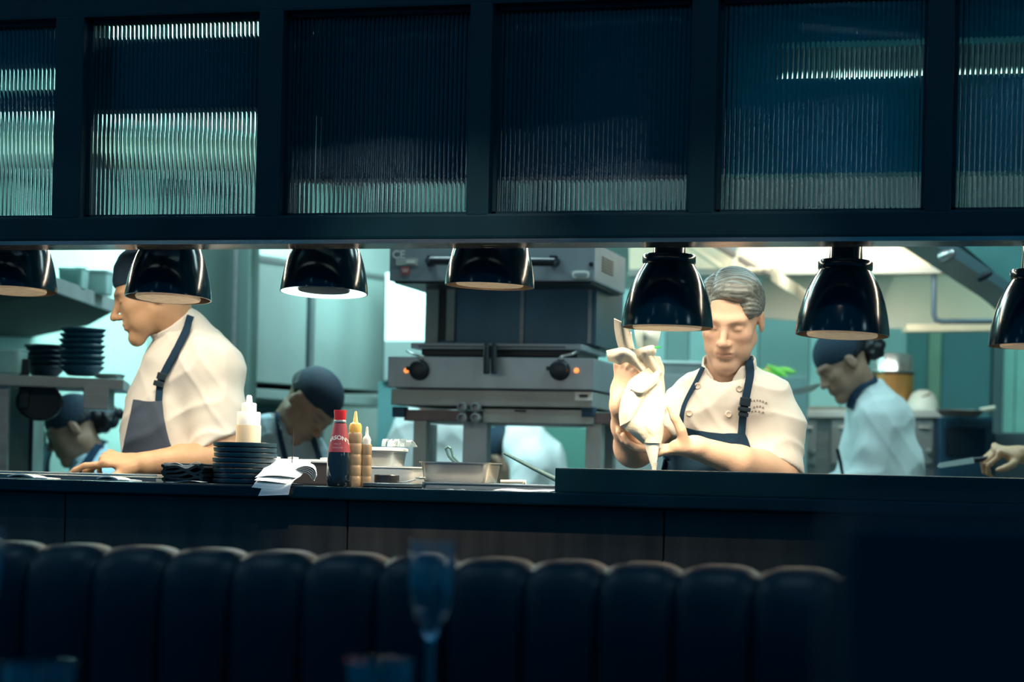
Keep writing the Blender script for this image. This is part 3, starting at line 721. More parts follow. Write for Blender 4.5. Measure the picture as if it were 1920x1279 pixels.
# column right behind the left chef
t = thing('tall_fridge', 'tall plain steel fridge side standing behind the chef in the navy cap', 'fridge', (0, 0, 0))
q = MB(); a, b = W(352, 600, 7.3), W(466, 600, 7.3); z1 = W(400, 440, 7.3)[2]
vbox(q, V(a[0], a[1], 0), b-a, 0, np.linalg.norm((b-a)[:2]), .02, z1+.15, 0, .28, .008); q.build('body', mat('pale_teal_steel', (.10, .17, .155), .55, .1, var=.08, vscale=1.5), t)
q = MB(); c0 = W(436, 600, 7.28); vbox(q, V(c0[0], c0[1], 0), b-a, 0, .012, .1, z1+.1, -.01, .01, .002); q.build('door_edge', STEELD, t)
a, b = W(-260, 600, 8.75), W(362, 600, 8.75)
q = MB(); vbox(q, V(a[0], a[1], 0), b-a, 0, np.linalg.norm((b-a)[:2]), .01, 2.14, 0, .08); struct('wall_side', q, mat('mint_white_tile', (.72, .88, .85), .3, var=.05))
lp = W(120, 600, 7.9); lp[2] = 2.45  # added unseen light that brightens the mint wall
t = thing('added_wall_light', 'long light added above to brighten the mint tiled wall behind the left shelves', 'ceiling light', (lp[0], lp[1], 2.80), YAW)
MB().box((0, 0, -.15), (1.25, .14, .30)).build('housing', STEELM, t)
area('added_wall_glow', tuple(lp), (1.2, .12), 17, TEAL, (math.radians(38), 0, YAW))
# left shelving
def slab(mb, pts, z, th, d=None):
    poly = [WZ(x, y, z) for x, y in pts]; return mb.prism(poly, (0, 0, th))
zs = 1.655
t = thing('wall_shelf', 'deep dark wall shelf seen from below at the upper left, holding clear containers', 'shelf', (0, 0, 0))
SHU = mat('shelf_dark_steel', (.006, .018, .026), .8, spec=.2, var=.2)
q = MB(); slab(q, [(108, 549), (212, 585), (165, 611), (-260, 700), (-200, 600)], zs, .034); q.build('shelf_board', SHU, t)
q = MB(); e0, e1 = WZ(104, 548, zs), WZ(214, 586, zs); dv = e1-e0
vbox(q, V(e0[0], e0[1], 0), dv, -.9, np.linalg.norm(dv[:2])+.005, zs-.003, zs+.042, -.012, .0, .002); q.build('front_edge', STEELM, t)
zs2 = W(120, 712, 6.4)[2]
t2 = thing('wall_shelf', 'lower steel wall shelf at the left carrying the stacks of dark bowls', 'shelf', (0, 0, 0))
a, b = W(-300, 690, 6.35), W(232, 712, 6.45); u = b-a
q = MB(); vbox(q, V(a[0], a[1], 0), u, 0, np.linalg.norm(u[:2]), zs2-.014, zs2+.018, 0, .34, .004); q.build('shelf_board', STEELM, t2)
q = MB(); a2 = W(155, 740, 6.40); vbox(q, V(a2[0], a2[1], 0), u, 0, .075, zs2-.085, zs2-.014, .02, .30, .003); q.build('bracket', STEELD, t2)
q = MB(); a2 = W(-10, 740, 6.40); vbox(q, V(a2[0], a2[1], 0), u, .0, .035, zs2-.30, zs2-.014, .05, .10, .003); q.build('bracket', STEELD, t2)
# support post for upper shelf
q = MB(); a2 = W(15, 640, 6.9); q.box((a2[0]-.4, a2[1]+.2, (zs+.0)/2), (.05, .05, zs)); q.build('post', SHU, t)
# stacks of bowls, each bowl its own thing
BOWL = mat('blue_black_stoneware', (.010, .075, .125), .4, var=.2)
def bowl_copy(src, loc, lab, grp):
    c = copy_tree(src); c.location = loc; c['label'] = lab; c['group'] = grp; return c
zt2 = zs2+.018
base = W(153, 700, 6.54)
def bowl(r, h):
    return MB().lathe([(r*.45, 0), (r*.6, .001), (r*.93, h*.8), (r, h), (r*.97, h+.002), (r*.88, h*.85), (r*.5, h*.25), (0, h*.22)], 40)
n1, n2 = 8, 5
ords = ['bottom', 'second', 'third', 'fourth', 'fifth', 'sixth', 'seventh', 'topmost']
first = None
for k in range(n1):
    lab = f'blue-black bowl in the taller stack on the left shelf, {ords[k] if k in (0,7) else ords[k]+" from the bottom"}'
    loc = V(base[0], base[1], zt2+k*.0165)
    if first is None: first = bowl(.070, .028).build('bowl', BOWL, None, True); mark(first, lab, 'bowl', 'bowls in the taller stack on the shelf'); first.location = loc
    else:
        c = first.copy(); COL.objects.link(c); c.location = loc+V((k*37%5-2)*.0015, 0, 0); c['label'] = lab
b2 = W(84, 700, 6.64); f2 = None
for k in range(n2):
    lab = f'dark bowl in the shorter stack behind on the left shelf, {["bottom","second from the bottom","middle","second from the top","topmost"][k]}'
    loc = V(b2[0], b2[1], zt2+k*.0165)
    if f2 is None: f2 = bowl(.066, .030).build('bowl', mat('black_stoneware', (.004, .03, .055), .5, var=.2), None, True); mark(f2, lab, 'bowl', 'bowls in the shorter stack on the shelf'); f2.location = loc
    else:
        c = f2.copy(); COL.objects.link(c); c.location = loc; c['label'] = lab
# clear tubs
CLEAR = mat('cloudy_plastic_tub', (.55, .80, .78), .3, trans=.35, var=.15)
def tub(px, py, d, w_, h_, dp, name, lab, m, z=None, lid=None):
    p = W(px, py, d); p[2] = z if z is not None else p[2]
    t = thing(name, lab, name.split('_')[-1], p, YAW)
    a = w_/2; q = MB(); m_ = .86
    outer = [(-a*m_, -dp/2*m_, 0), (a*m_, -dp/2*m_, 0), (a*m_, dp/2*m_, 0), (-a*m_, dp/2*m_, 0)]
    n = 24; prof = []
    def ringp(s_, z_):
        r = []
        for k in range(n):
            an = 2*math.pi*(k+.5)/n; cx = np.sign(math.cos(an))*abs(math.cos(an))**.3; cy = np.sign(math.sin(an))*abs(math.sin(an))**.3; r.append(V(cx*a*s_, cy*dp/2*s_, z_))
        return r
    rings = [ringp(.0, .0), ringp(.84, 0), ringp(.88, .004), ringp(.95, h_*.93), ringp(1.0, h_*.94), ringp(1.0, h_), ringp(.93, h_), ringp(.86, .006), ringp(.0, .006)]
    vs = [v for r in rings for v in r]; q.add(vs, [(j*n+k, j*n+(k+1)%n, (j+1)*n+(k+1)%n, (j+1)*n+k) for j in range(len(rings)-1) for k in range(n)])
    q.build('tub_body', m, t, True)
    if lid:
        q = MB(); rr = [ringp(0, h_+.001), ringp(1.03, h_+.001), ringp(1.03, h_+.006), ringp(.9, h_+.009), ringp(0, h_+.009)]
        q.add([v for r in rr for v in r], [(j*n+k, j*n+(k+1)%n, (j+1)*n+(k+1)%n, (j+1)*n+k) for j in range(4) for k in range(n)]); q.build('lid', lid, t, True)
    return t
zu = zs+.036
tub(138, 540, 6.75, .085, .062, .12, 'storage_tub', 'pale tub with folded film standing left on the upper wall shelf', CLEAR, zu)
tub(152, 520, 7.1, .035, .10, .05, 'narrow_jar', 'narrow grey-green jar on the upper wall shelf', mat('green_grey_jar', (.18, .32, .30), .4), zu)
tub(186, 540, 6.95, .085, .070, .12, 'storage_tub', 'pale tub with a lid at the right end of the upper wall shelf', CLEAR, zu, mat('pale_lid', (.75, .9, .88), .4))
tub(20, 690, 6.52, .09, .075, .13, 'film_box', 'crumpled clear plastic box at the left end of the lower wall shelf', CLEAR, zt2)
tub(205, 700, 6.66, .09, .012, .12, 'small_tray', 'thin grey tray lying at the right end of the lower wall shelf', STEELM, zt2)
# hanging pan, cabinet, under the shelf
t = thing('steel_cabinet', 'tall green-grey steel cabinet under the lower shelf at the far left', 'cabinet', (0, 0, 0))
a, b = W(-300, 800, 6.9), W(58, 800, 6.9); q = MB(); zz = W(30, 728, 6.9)[2]
vbox(q, V(a[0], a[1], 0), b-a, 0, np.linalg.norm((b-a)[:2]), .02, zz, 0, .20, .004); q.build('body', mat('green_grey_panel', (.16, .24, .22), .5, .2, var=.15), t)
q = MB(); a2 = W(56, 800, 6.88); vbox(q, V(a2[0], a2[1], 0), b-a, 0, .012, .05, zz, -.012, .0); q.build('door_edge', BLACKM, t)
t = thing('hanging_pan', 'dark round pan hanging below the lower shelf at the left', 'pan', W(74, 754, 6.5), YAW)
q = MB(); q.lathe([(0, -.02), (.066, -.02), (.070, -.012), (.070, .012), (.066, .014), (.062, -.012), (0, -.014)], 36, (0,0,0), rotm((1,0,0), math.pi/2), sx=1, sy=.82); q.build('pan_bowl', mat('black_iron', (.006, .022, .03), .5, var=.2), t, True)
q = MB(); q.box((-.048, .0, .055), (.030, .015, .15), bev=.004); q.build('handle', mat('black_iron', (.01, .02, .02)), t)
t = thing('blue_cloth', 'crumpled pale blue cloth behind the cabinet at the left', 'cloth', W(80, 850, 7.3), YAW)
G = np.array([[[-.02+.05*u+.01*math.sin(5*v_+3*u), .03*math.sin(7*u+4*v_), .08-.16*v_+.02*math.sin(9*u)-.06*u] for u in np.linspace(0, 1, 16)] for v_ in np.linspace(0, 1, 16)])
MB().grid(G, .004).build('fabric', mat('pale_blue_cloth', (.25, .45, .55), .8), t, True)
# ================================================================ right side of the kitchen
t = thing('glowing_wall', 'self-lit bright wall hatch between cabinet and grill', 'patch', (0, 0, 0))
a, b = W(722, 600, 8.1), W(800, 600, 8.1)  # emission in the panel stands in for a brightly lit wall
q = MB(); vbox(q, V(a[0], a[1], 0), b-a, 0, np.linalg.norm((b-a)[:2]), W(760, 640, 8.1)[2], W(760, 512, 8.1)[2], 0, .03); q.build('panel', mat('glowing_wall_panel', (.8, .95, .95), .4, emit=(.60, 1.0, .98), es=.45, var=.03), t)
q = MB(); vbox(q, V(a[0], a[1], 0), b-a, 0, np.linalg.norm((b-a)[:2])+.1, W(760, 715, 8.1)[2], W(760, 641, 8.1)[2], -.02, .03, .003); q.build('ledge', CABG, t)
q = MB(); vbox(q, V(a[0], a[1], 0), b-a, -.02, .20, 0, W(760, 716, 8.1)[2], .0, .04); q.build('lower_panel', mat('teal_panel', (.10, .26, .27), .45, var=.1), t)
# teal wall behind the stand and the chef
TW = mat('teal_lit_wall', (.30, .48, .48), .4, var=.12, vscale=1.5)
GW = mat('green_wall_panel', (.13, .36, .30), .5, var=.15, vscale=2)
a, b = W(905, 830, 8.9), W(1260, 830, 8.9)
t = thing('partition_screen', 'green steel partition panel behind the grill stand', 'panel', (0, 0, 0))
q = MB(); vbox(q, V(a[0], a[1], 0), b-a, -.4, np.linalg.norm((b-a)[:2]), 0.02, 1.33, 0, .04); q.build('sheet', GW, t)
a, b = W(1180, 650, 9.2), W(1660, 650, 9.2)
t = thing('wall_panelling', 'pale blue-green wall panelling with vertical joints behind the grey-haired chef', 'panelling', (0, 0, 0))
L_ = np.linalg.norm((b-a)[:2]); k = 0; x = -.2
while x < L_:
    q = MB(); w_ = (.22, .14, .10, .18, .12)[k % 5]; vbox(q, V(a[0], a[1], 0), b-a, x, x+w_-.006, 1.0, W(1400, 600, 9.2)[2]+.12, .0, .03+.01*(k % 2), .004); q.build('board', (mat('pale_blue_board', (.48, .78, .78), .45, var=.05), TW)[k % 3 == 2], t); x += w_; k += 1
# hood of the cooking line
t = thing('extractor_hood', 'large cream steel extractor hood over the stove on the right', 'hood', (0, 0, 0))
HD = 8.2
def panel(mb, pts, d, th=.02):  # flat sheet through pixel outline at depth d (facing the viewer), real thickness behind
    return mb.prism([W(x, y, d) for x, y in pts], FW*th)
q = MB(); panel(q, [(1430, 420), (1960, 420), (1960, 615), (1672, 616), (1430, 596)], HD+.35); q.build('back_sheet', mat('beige_hood_sheet', (.46, .44, .37), .5, .05, var=.12, vscale=1.2, bump=.03), t)
q = MB(); panel(q, [(1180, 420), (1850, 420), (1850, 503), (1640, 508), (1180, 512)], HD+.12); q.build('front_skirt', CREAMW, t)
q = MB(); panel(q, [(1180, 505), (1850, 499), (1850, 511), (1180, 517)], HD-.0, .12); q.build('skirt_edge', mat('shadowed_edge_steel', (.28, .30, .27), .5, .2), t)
q = MB(); panel(q, [(1700, 608), (1960, 604), (1960, 619), (1700, 621)], HD+.2, .1); q.build('lower_lip', CREAMW, t)
q = MB(); q.tube([W(1751, 420, HD+.05), W(1751, 590, HD+.05), W(1755, 600, HD+.05), W(1766, 603, HD+.05), W(1960, 602, HD+.05)], .011, 12); q.build('pipe', mat('blue_grey_pipe', (.07, .12, .16), .5), t, True)
for (x0, y0, x1, y1) in ((1330, 452, 1420, 505), (1285, 455, 1350, 500), (1395, 455, 1372, 500), (1430, 505, 1530, 575), (1455, 500, 1400, 506)):
    q = MB(); q.tube([W(x0, y0, HD-.05), W(x1, y1, HD-.05)], .012, 8); q.build('brace', CREAMW if (x0 % 10) else mat('brown_grey_brace', (.20, .17, .15), .5), t, True)
q = MB(); panel(q, [(1345, 458), (1400, 458), (1382, 480)], HD+.02); q.build('gusset', STEELD, t)
q = MB(); G = np.array([[W(1445+u*90, 500+u*62+v_*(24-u*0), HD-.1+.02*math.sin(u*90)) for u in np.linspace(0, 1, 60)] for v_ in (0, 1)]); q.grid(G, .006); q.build('filter', mat('beige_filter_mesh', (.40, .38, .30), .5, .3), t, True)
q = MB(); panel(q, [(1600, 512), (1680, 512), (1640, 600), (1600, 600)], HD+.30); q.build('corner_fillet', mat('grey_green_fillet', (.26, .30, .27), .5), t)
area('hood_light_glow', tuple(W(1610, 462, HD-.25)), (.7, .2), 5, (1, .93, .78), (math.radians(75), 0, YAW))
# sloping duct in the upper right
t = thing('sloping_duct', 'blue-green sloping duct crossing the upper right corner of the kitchen', 'duct', (0, 0, 0))
q = MB(); panel(q, [(1760, 420), (2000, 420), (2000, 640), (1905, 545)], 7.3, .3); q.build('duct_body', mat('teal_duct_sheet', (.08, .24, .24), .45, .2, var=.1), t)
q = MB(); panel(q, [(1722, 440), (1765, 440), (1990, 600), (1990, 632), (1880, 542)], 7.25, .34); q.build('duct_edge', mat('dark_duct_edge', (.05, .10, .12), .5), t)
for x, y, r in ((1767, 483, .022), (1836, 522, .013)):
    q = MB(); q.lathe([(r, 0), (r, .02), (r*.7, .05), (r*.3, .06), (0, .06)], 20, W(x, y, 7.2), rotm((1, 0, 0), 1.2)@rotm((0, 1, 0), .8)); q.build('spot_head', STEEL if r > .02 else BLACKM, t, True)
# wall to the right of the hood
t = thing('tall_wall_panels', 'row of tall teal steel wall panels behind the stove on the right', 'panelling', (0, 0, 0))
a, b = W(1655, 700, 9.3), W(2000, 700, 9.3); L_ = np.linalg.norm((b-a)[:2])
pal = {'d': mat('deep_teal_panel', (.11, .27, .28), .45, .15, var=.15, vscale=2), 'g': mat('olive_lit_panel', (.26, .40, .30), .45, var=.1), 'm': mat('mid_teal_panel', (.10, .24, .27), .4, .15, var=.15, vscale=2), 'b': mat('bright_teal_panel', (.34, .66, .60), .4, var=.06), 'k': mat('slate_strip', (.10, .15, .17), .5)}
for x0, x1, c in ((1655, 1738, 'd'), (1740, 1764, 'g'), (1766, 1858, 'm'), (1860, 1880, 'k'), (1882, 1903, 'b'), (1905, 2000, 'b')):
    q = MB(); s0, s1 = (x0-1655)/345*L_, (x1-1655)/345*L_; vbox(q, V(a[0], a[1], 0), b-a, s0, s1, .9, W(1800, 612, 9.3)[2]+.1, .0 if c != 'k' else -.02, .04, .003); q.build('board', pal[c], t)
# stove line
SD = 8.3
t = thing('cooking_range', 'long steel cooking range behind the woman in the headband', 'stove', (0, 0, 0))
a, b = W(1440, 800, SD), W(1764, 800, SD); L_ = np.linalg.norm((b-a)[:2]); zt = W(1740, 776, SD)[2]
q = MB(); vbox(q, V(a[0], a[1], 0), b-a, 0, L_, .05, zt-.03, .0, .6, .004); q.build('body', STEELD, t)
q = MB(); vbox(q, V(a[0], a[1], 0), b-a, -.01, L_+.01, zt-.03, zt, -.03, .6, .004); q.build('hob_top', mat('bright_steel_top', (.80, .84, .80), .3, .3), t)
for x0, x1 in ((1500, 1530), (1558, 1600), (1716, 1748)):
    q = MB(); p0, p1 = (x0-1440)/324*L_, (x1-1440)/324*L_; vbox(q, V(a[0], a[1], 0), b-a, p0, p1, zt-.21, zt-.04, -.018, .0, .003); d_ = q.build('door', STEELM, t)
    q = MB(); c = V(a[0], a[1], 0)+nrm(b-a)*p1; q.tube([c+V(-.01,-.03,zt-.07), c+V(-.05,-.035,zt-.07)], .005); q.build('handle', STEEL, d_, True)
    q = MB(); q.lathe([(.012, 0), (.012, .02), (0, .022)], 16, V(a[0], a[1], 0)+nrm(b-a)*(p1-.01)+V(0,-.02,zt-.16), rotm((1,0,0), math.pi/2)); q.build('knob', STEEL, t, True)
a, b = W(1764, 800, SD-.1), W(1862, 800, SD-.1); L_ = np.linalg.norm((b-a)[:2]); z2 = W(1810, 783, SD-.1)[2]
t = thing('oven', 'dark blue-black oven block beside the cooking range', 'oven', (0, 0, 0))
q = MB(); vbox(q, V(a[0], a[1], 0), b-a, 0, L_, .05, z2, .0, .55, .006); q.build('body', mat('blue_black_enamel', (.012, .06, .11), .35, var=.2), t)
q = MB(); vbox(q, V(a[0], a[1], 0), b-a, .02, L_-.03, z2-.15, z2-.045, -.012, .0, .003); d_ = q.build('door', mat('black_oven_glass', (.003, .012, .022), .15), t)
q = MB(); vbox(q, V(a[0], a[1], 0), b-a, .01, L_-.01, z2-.035, z2-.012, -.03, -.01, .003); q.build('handle', mat('blue_black_enamel', (.012, .06, .11)), t)
a, b = W(1864, 840, SD), W(1990, 840, SD); L_ = np.linalg.norm((b-a)[:2])
t = thing('low_counter', 'blue-grey low counter at the right behind the hand with the knife', 'counter', (0, 0, 0))
q = MB(); z3 = W(1900, 812, SD)[2]; vbox(q, V(a[0], a[1], 0), b-a, 0, L_, .05, z3, .0, .5, .006); q.build('body', mat('slate_blue_steel', (.10, .16, .19), .45, .2, var=.1), t)
# copper pot
COP = mat('copper', (.62, .30, .10), .35, .75, var=.15, rvar=.08)
p = W(1672, 752, 8.62); p[2] = zt; r = .078*1.0
t = thing('copper_pot', 'tall copper pot with a silver rim on the range behind the woman', 'pot', p)
hh = W(1672, 664, 8.62)[2]-zt; r = (1712-1632)/2*8.62/4000
MB().lathe([(0, 0), (r*.98, 0), (r, .01), (r, hh*.68), (r*.97, hh*.69), (r*.95, .02), (0, .02)], 48).build('pot_body', COP, t, True)
MB().lathe([(r*.96, hh*.70), (r*1.03, hh*.69), (r*1.03, hh*.73), (r, hh*.75), (r*.99, hh*.99), (r*.9, hh), (0, hh), (0, hh*.97), (r*.9, hh*.96), (r*.96, hh*.74)], 48).build('steel_rim', mat('silver_steel', (.62, .60, .58), .25, .9), t, True)
MB().lathe([(r*1.0, hh*.66), (r*1.035, hh*.665), (r*1.035, hh*.70), (r*1.0, hh*.705)], 48, closed=True).build('band', BLACKM, t, True)
# covered dish, frying pan, plates, vegetables
p = W(1730, 775, 8.5); p[2] = zt
t = thing('white_dish', 'pale rounded covered dish on the range beside the copper pot', 'dish', p)
MB().lathe([(0, 0), (.05, 0), (.066, .02), (.062, .05), (.045, .085), (.02, .10), (0, .102)], 36).build('dish_body', mat('pale_ceramic', (.62, .64, .58), .4), t, True)
q = MB(); q.tube([(-.03, -.04, .06), (.0, -.05, .07), (.03, -.045, .085)], .004); q.build('spoon', mat('brown_spoon', (.25, .2, .16), .5), t, True)
p = W(1800, 768, 8.1); p[2] = z2+.0
t = thing('frying_pan', 'frying pan with a pale handle end resting above the dark oven', 'pan', p, YAW)
MB().lathe([(0, 0), (.068, 0), (.09, .022), (.088, .024), (.066, .004), (0, .004)], 40).build('pan_bowl', mat('brown_grey_pan', (.18, .15, .14), .45, .4), t, True)
q = MB(); q.tube([(.08, 0, .020), (.115, 0, .028), (.13, 0, .030)], .006); h_ = q.build('handle', BLACKM, t, True)
q = MB(); q.tube([(.075, -.01, .024), (.13, -.012, .034)], .010, 12); q.build('handle_grip', mat('pale_grip', (.75, .72, .62), .5), h_, True)
p = W(1548, 766, 8.35); p[2] = zt
pl = thing('oval_platter', 'pale oval platter on the range in front of the woman', 'platter', p)
MB().lathe([(0, 0), (.08, 0), (.115, .014), (.118, .018), (.08, .006), (0, .005)], 40, sy=.6).build('platter_body', mat('pale_beige_ceramic', (.66, .62, .55), .4), pl, True)
p = W(1515, 757, 7.9)
sh_ = thing('side_shelf', 'narrow steel shelf ledge behind the shoulder of the grey-haired chef', 'shelf', (0,0,0))
q = MB(); a, b = W(1395, 745, 7.95), W(1500, 745, 7.95); zsh = W(1450, 708, 7.95)[2]
vbox(q, V(a[0], a[1], 0), b-a, -.02, np.linalg.norm((b-a)[:2])+.03, .02, zsh, 0, .3, .004); q.build('ledge_body', mat('teal_grey_unit', (.22, .38, .38), .5), sh_)
GREEN = mat('green_vegetable', (.16, .55, .08), .5, var=.25, vscale=30); ORG = mat('orange_vegetable', (.75, .42, .12), .5, var=.15)
for i, (x, y, rx, rz_, m_, lab, an) in enumerate([(1432, 704, .060, .016, GREEN, 'large bright green leafy vegetable behind the chef\'s shoulder', -.25), (1458, 700, .050, .014, GREEN, 'slim green vegetable leaning right behind the chef\'s shoulder', -.55), (1450, 700, .035, .016, ORG, 'orange vegetable beneath the greens behind the chef\'s shoulder', -.3), (1474, 697, .040, .012, GREEN, 'small dark green vegetable tip nearest the woman', -.2)]):
    p = W(x, y, 8.0+.03*i); q = MB(); prof = [(0, -rx)]+[(rz_*math.sin(math.pi*(k+.5)/14)**.7*(1+.12*math.sin(k*2.1)), -rx+2*rx*(k+.5)/14) for k in range(14)]+[(0, rx)]
    q.lathe(prof, 18, (0,0,0), rotm((0,1,0), math.pi/2)); o = q.build('vegetable', m_, None, True); o.location = Vector(p)+Vector((0,0,rz_*.4)); o.rotation_euler = (0, -an, YAW); mark(o, lab, 'vegetable')
tub(1276, 706, 8.0, .17, .045, .14, 'steel_box', 'steel box with a pale lid behind the bag of the grey-haired chef', STEELM, W(1276, 700, 8.0)[2]-.012, mat('pale_lid', (.75, .9, .88)))
q = MB(); t = thing('side_unit', 'steel unit carrying the lidded box behind the piping bag', 'cabinet', (0,0,0)); a, b = W(1180, 745, 8.0), W(1330, 745, 8.0)
vbox(q, V(a[0], a[1], 0), b-a, -.1, np.linalg.norm((b-a)[:2])+.05, .02, W(1276, 700, 8.0)[2]-.013, -.1, .3, .004); q.build('unit_body', STEELM, t)
p = W(1510, 737, 7.6)
t = thing('white_bowl', 'tilted white bowl held above the range before the woman\'s face', 'bowl', p, YAW, rot=(0, -.25, YAW))
MB().lathe([(0, 0), (.03, 0), (.068, .020), (.070, .022), (.03, .004), (0, .004)], 36).build('bowl_body', mat('white_glaze', (.8, .82, .78), .3), t, True)
# ================================================================ things on the pass
def onp(px, Y, py=905): return V(WY(px, py, Y)[0], Y, ZC)
# plates
PLATE = mat('blue_black_plate', (.012, .040, .058), .32, var=.15, coat=.2)
pp = onp(458, .115); pr = (517-399)/2*4.84/4000; first = None; ph = (W(458, 830, 4.84)[2]-ZC)/8
names = ['lowest', 'second from the bottom', 'third from the bottom', 'fourth from the bottom', 'fourth from the top', 'third from the top', 'second from the top', 'topmost']
for k in range(8):
    r = pr*(1+.012*((k*5) % 3-1)); loc = pp+V(.0012*((k*7) % 4-1.5), 0, k*ph)
    if first is None:
        m = MB(); m.lathe([(0, 0), (pr*.86, 0), (pr*.985, ph*.18), (pr, ph*.8), (pr*.99, ph*.96), (pr*.95, ph*.96), (pr*.93, ph*.45), (0, ph*.40)], 64)
        first = m.build('plate', PLATE, None, True); o = first; mark(o, None, 'plate', 'dark plates stacked on the pass')
    else: o = first.copy(); COL.objects.link(o)
    o.location = loc; o['label'] = f'dark straight-rimmed plate in the stack on the pass, {names[k]}'
# cream squeeze bottle
def squeeze(px, Y, top, wpx, name, lab, bodym, capm, profile_kind, z0=ZC):
    d = (Y-CAM[1])/ray(px, 850)[1]; r = wpx/2*d/4000; p = V(WY(px, 850, Y)[0], Y, z0); H = WY(px, top, Y)[2]-z0
    t = thing(name, lab, 'bottle', p); return t, r, H
SAUCE = mat('cream_sauce_bottle', (.84, .66, .44), .35, var=.12, vscale=14, stretch=(1, 1, .6))
t, r, H = squeeze(465, .30, 741, 47, 'squeeze_bottle', 'translucent squeeze bottle of pale sauce with a white nozzle behind the plates', None, None, 0)
MB().lathe([(0, 0), (r*.96, 0), (r, .004), (r, H*.64), (r*.985, H*.66), (0, H*.66)], 40).build('bottle_body', SAUCE, t, True)
MB().lathe([(r*.0, H*.655), (r*.93, H*.655), (r*.93, H*.80), (r*.88, H*.81), (r*.60, H*.81), (r*.58, H*.90), (r*.54, H*.91), (r*.27, H*.915), (r*.22, H*.985), (r*.14, H), (0, H)], 36).build('nozzle_cap', WHITEP, t, True)
# small white cup behind the plates
p = onp(494, .33); t = thing('small_pot', 'tiny white pot standing just right of the squeeze bottle', 'pot', p)
MB().lathe([(0, 0), (.012, 0), (.015, .078), (.016, .080), (.012, .084), (0, .085)], 24).build('pot_body', WHITEP, t, True)
# napkins
NAP = mat('black_napkin', (.005, .020, .028), .8, var=.2, bump=.3, bscale=200)
c0 = onp(358, .10); wn = (397-322)*4.88/4000; zz = 0
for k in range(5):
    th = .0055; G = []
    for v_ in np.linspace(0, 1, 10):
        row = []
        for u in np.linspace(0, 1, 28):
            s_ = .0032*math.sin(u*6.3*(1+.15*k)+k*1.3)+.0015*math.sin(u*14+k*2+v_*3)
            row.append((-wn/2+wn*u+(.002*math.sin(k*2.7)), -.05+.13*v_, zz+s_*min(1, k*.5+.2)+.004))
        G.append(row)
    t = thing('folded_napkin', ['lowest black folded napkin in the small pile on the pass', 'second black folded napkin from the bottom of the small pile', 'middle black folded napkin of the small pile', 'second black folded napkin from the top of the small pile', 'topmost black folded napkin with a wavy pale edge'][k], 'napkin', c0, group='napkins piled beside the plates')
    MB().grid(np.array(G), th).build('cloth', NAP, t, True)
    for e_ in (-1, 1):
        q = MB(); e = np.array(G)[0 if e_ < 0 else 0]; side = np.array(G)[:, 0 if e_ < 0 else -1]; q.tube([s+V(0, 0, th*.5) for s in side], .0045, 8); q.build('fold', NAP, t, True)
    if k == 4:
        q = MB(); q.tube([g+V(0, -.001, th) for g in np.array(G)[0]], .0011, 6); q.build('hem', PAPER, t, True)
    zz += .0080
t = thing('flat_box', 'low flat dark box behind the folded napkins', 'box', onp(352, .24))
MB().box((.02, 0, .022), (.13, .08, .044), bev=.003).build('box_body', mat('dark_card', (.02, .028, .036), .5), t)
q = MB(); q.box((.055, -.05, .028), (.07, .02, .006), bev=.002); q.build('pale_flap', WHITEP, t)
t = thing('paper_slip', 'thin pale paper slip under the napkins at the pass edge', 'paper', onp(352, .03))
q = MB(); G = np.array([[(-.045+.085*u, -.02+.04*v_, .001+.004*max(0, math.sin(u*3.6-.9))*1.0) for u in np.linspace(0, 1, 20)] for v_ in (0, .5, 1)]); q.grid(G, .0008); q.build('sheet', PAPER, t, True)
# order tickets on a spike
sp = onp(546, .10)
t = thing('ticket_spike', 'thin upright metal spike holding the order tickets', 'spike', sp)
zt_ = WY(548, 801, .10)[2]-ZC
q = MB(); q.tube([(0, 0, .004), (.0015, 0, zt_*.6), (.003, 0, zt_)], [.0013, .0012, .0006], 8); q.build('needle', mat('bronze_needle', (.25, .2, .16), .3, .9), t, True)
MB().lathe([(0, 0), (.03, 0), (.03, .003), (0, .005)], 30).build('base', BLACKM, t, True)
def ticket(ctrl, n, lab, w_=None, curl=0):
    """ctrl: rows of (px, py, Y) control points"""
    C = np.array([[WY(a, b, y) for a, b, y in row] for row in ctrl]); o_ = C.reshape(-1, 3).mean(0); o_[2] = C[..., 2].min()
    G = smooth_grid(C-o_, 14, 18); t = thing('order_ticket', lab, 'ticket', o_, group='order tickets on the spike')
    MB().grid(G, .0005).build('paper_sheet', PAPER, t, True)
    return t
ticket([[(500, 867, .14), (528, 862, .14), (556, 862, .14), (583, 866, .15)], [(492, 882, .06), (520, 877, .06), (548, 877, .06), (572, 884, .07)], [(478, 896, .0), (505, 892, .0), (532, 893, .0), (558, 897, .01)]], 0, 'uppermost white order ticket pierced by the spike')
ticket([[(495, 882, .09), (525, 882, .09), (560, 882, .09)], [(485, 894, .01), (515, 895, .01), (548, 898, .01)], [(477, 901, -.024), (505, 903, -.024), (536, 907, -.024)]], 0, 'second white order ticket, edge curling below the uppermost')
ticket([[(490, 893, .05), (520, 894, .05), (556, 892, .05)], [(480, 903, -.015), (512, 906, -.016), (548, 906, -.015)], [(472, 914, -.030), (500, 917, -.030), (528, 919, -.030)]], 0, 'third order ticket hanging over the counter edge to the left')
ticket([[(500, 902, .02), (530, 902, .02), (565, 892, .03)], [(492, 914, -.026), (520, 915, -.026), (548, 905, -.024)], [(484, 930, -.032), (512, 929, -.032), (541, 928, -.032)]], 0, 'lowest order ticket hanging straight down over the counter edge')
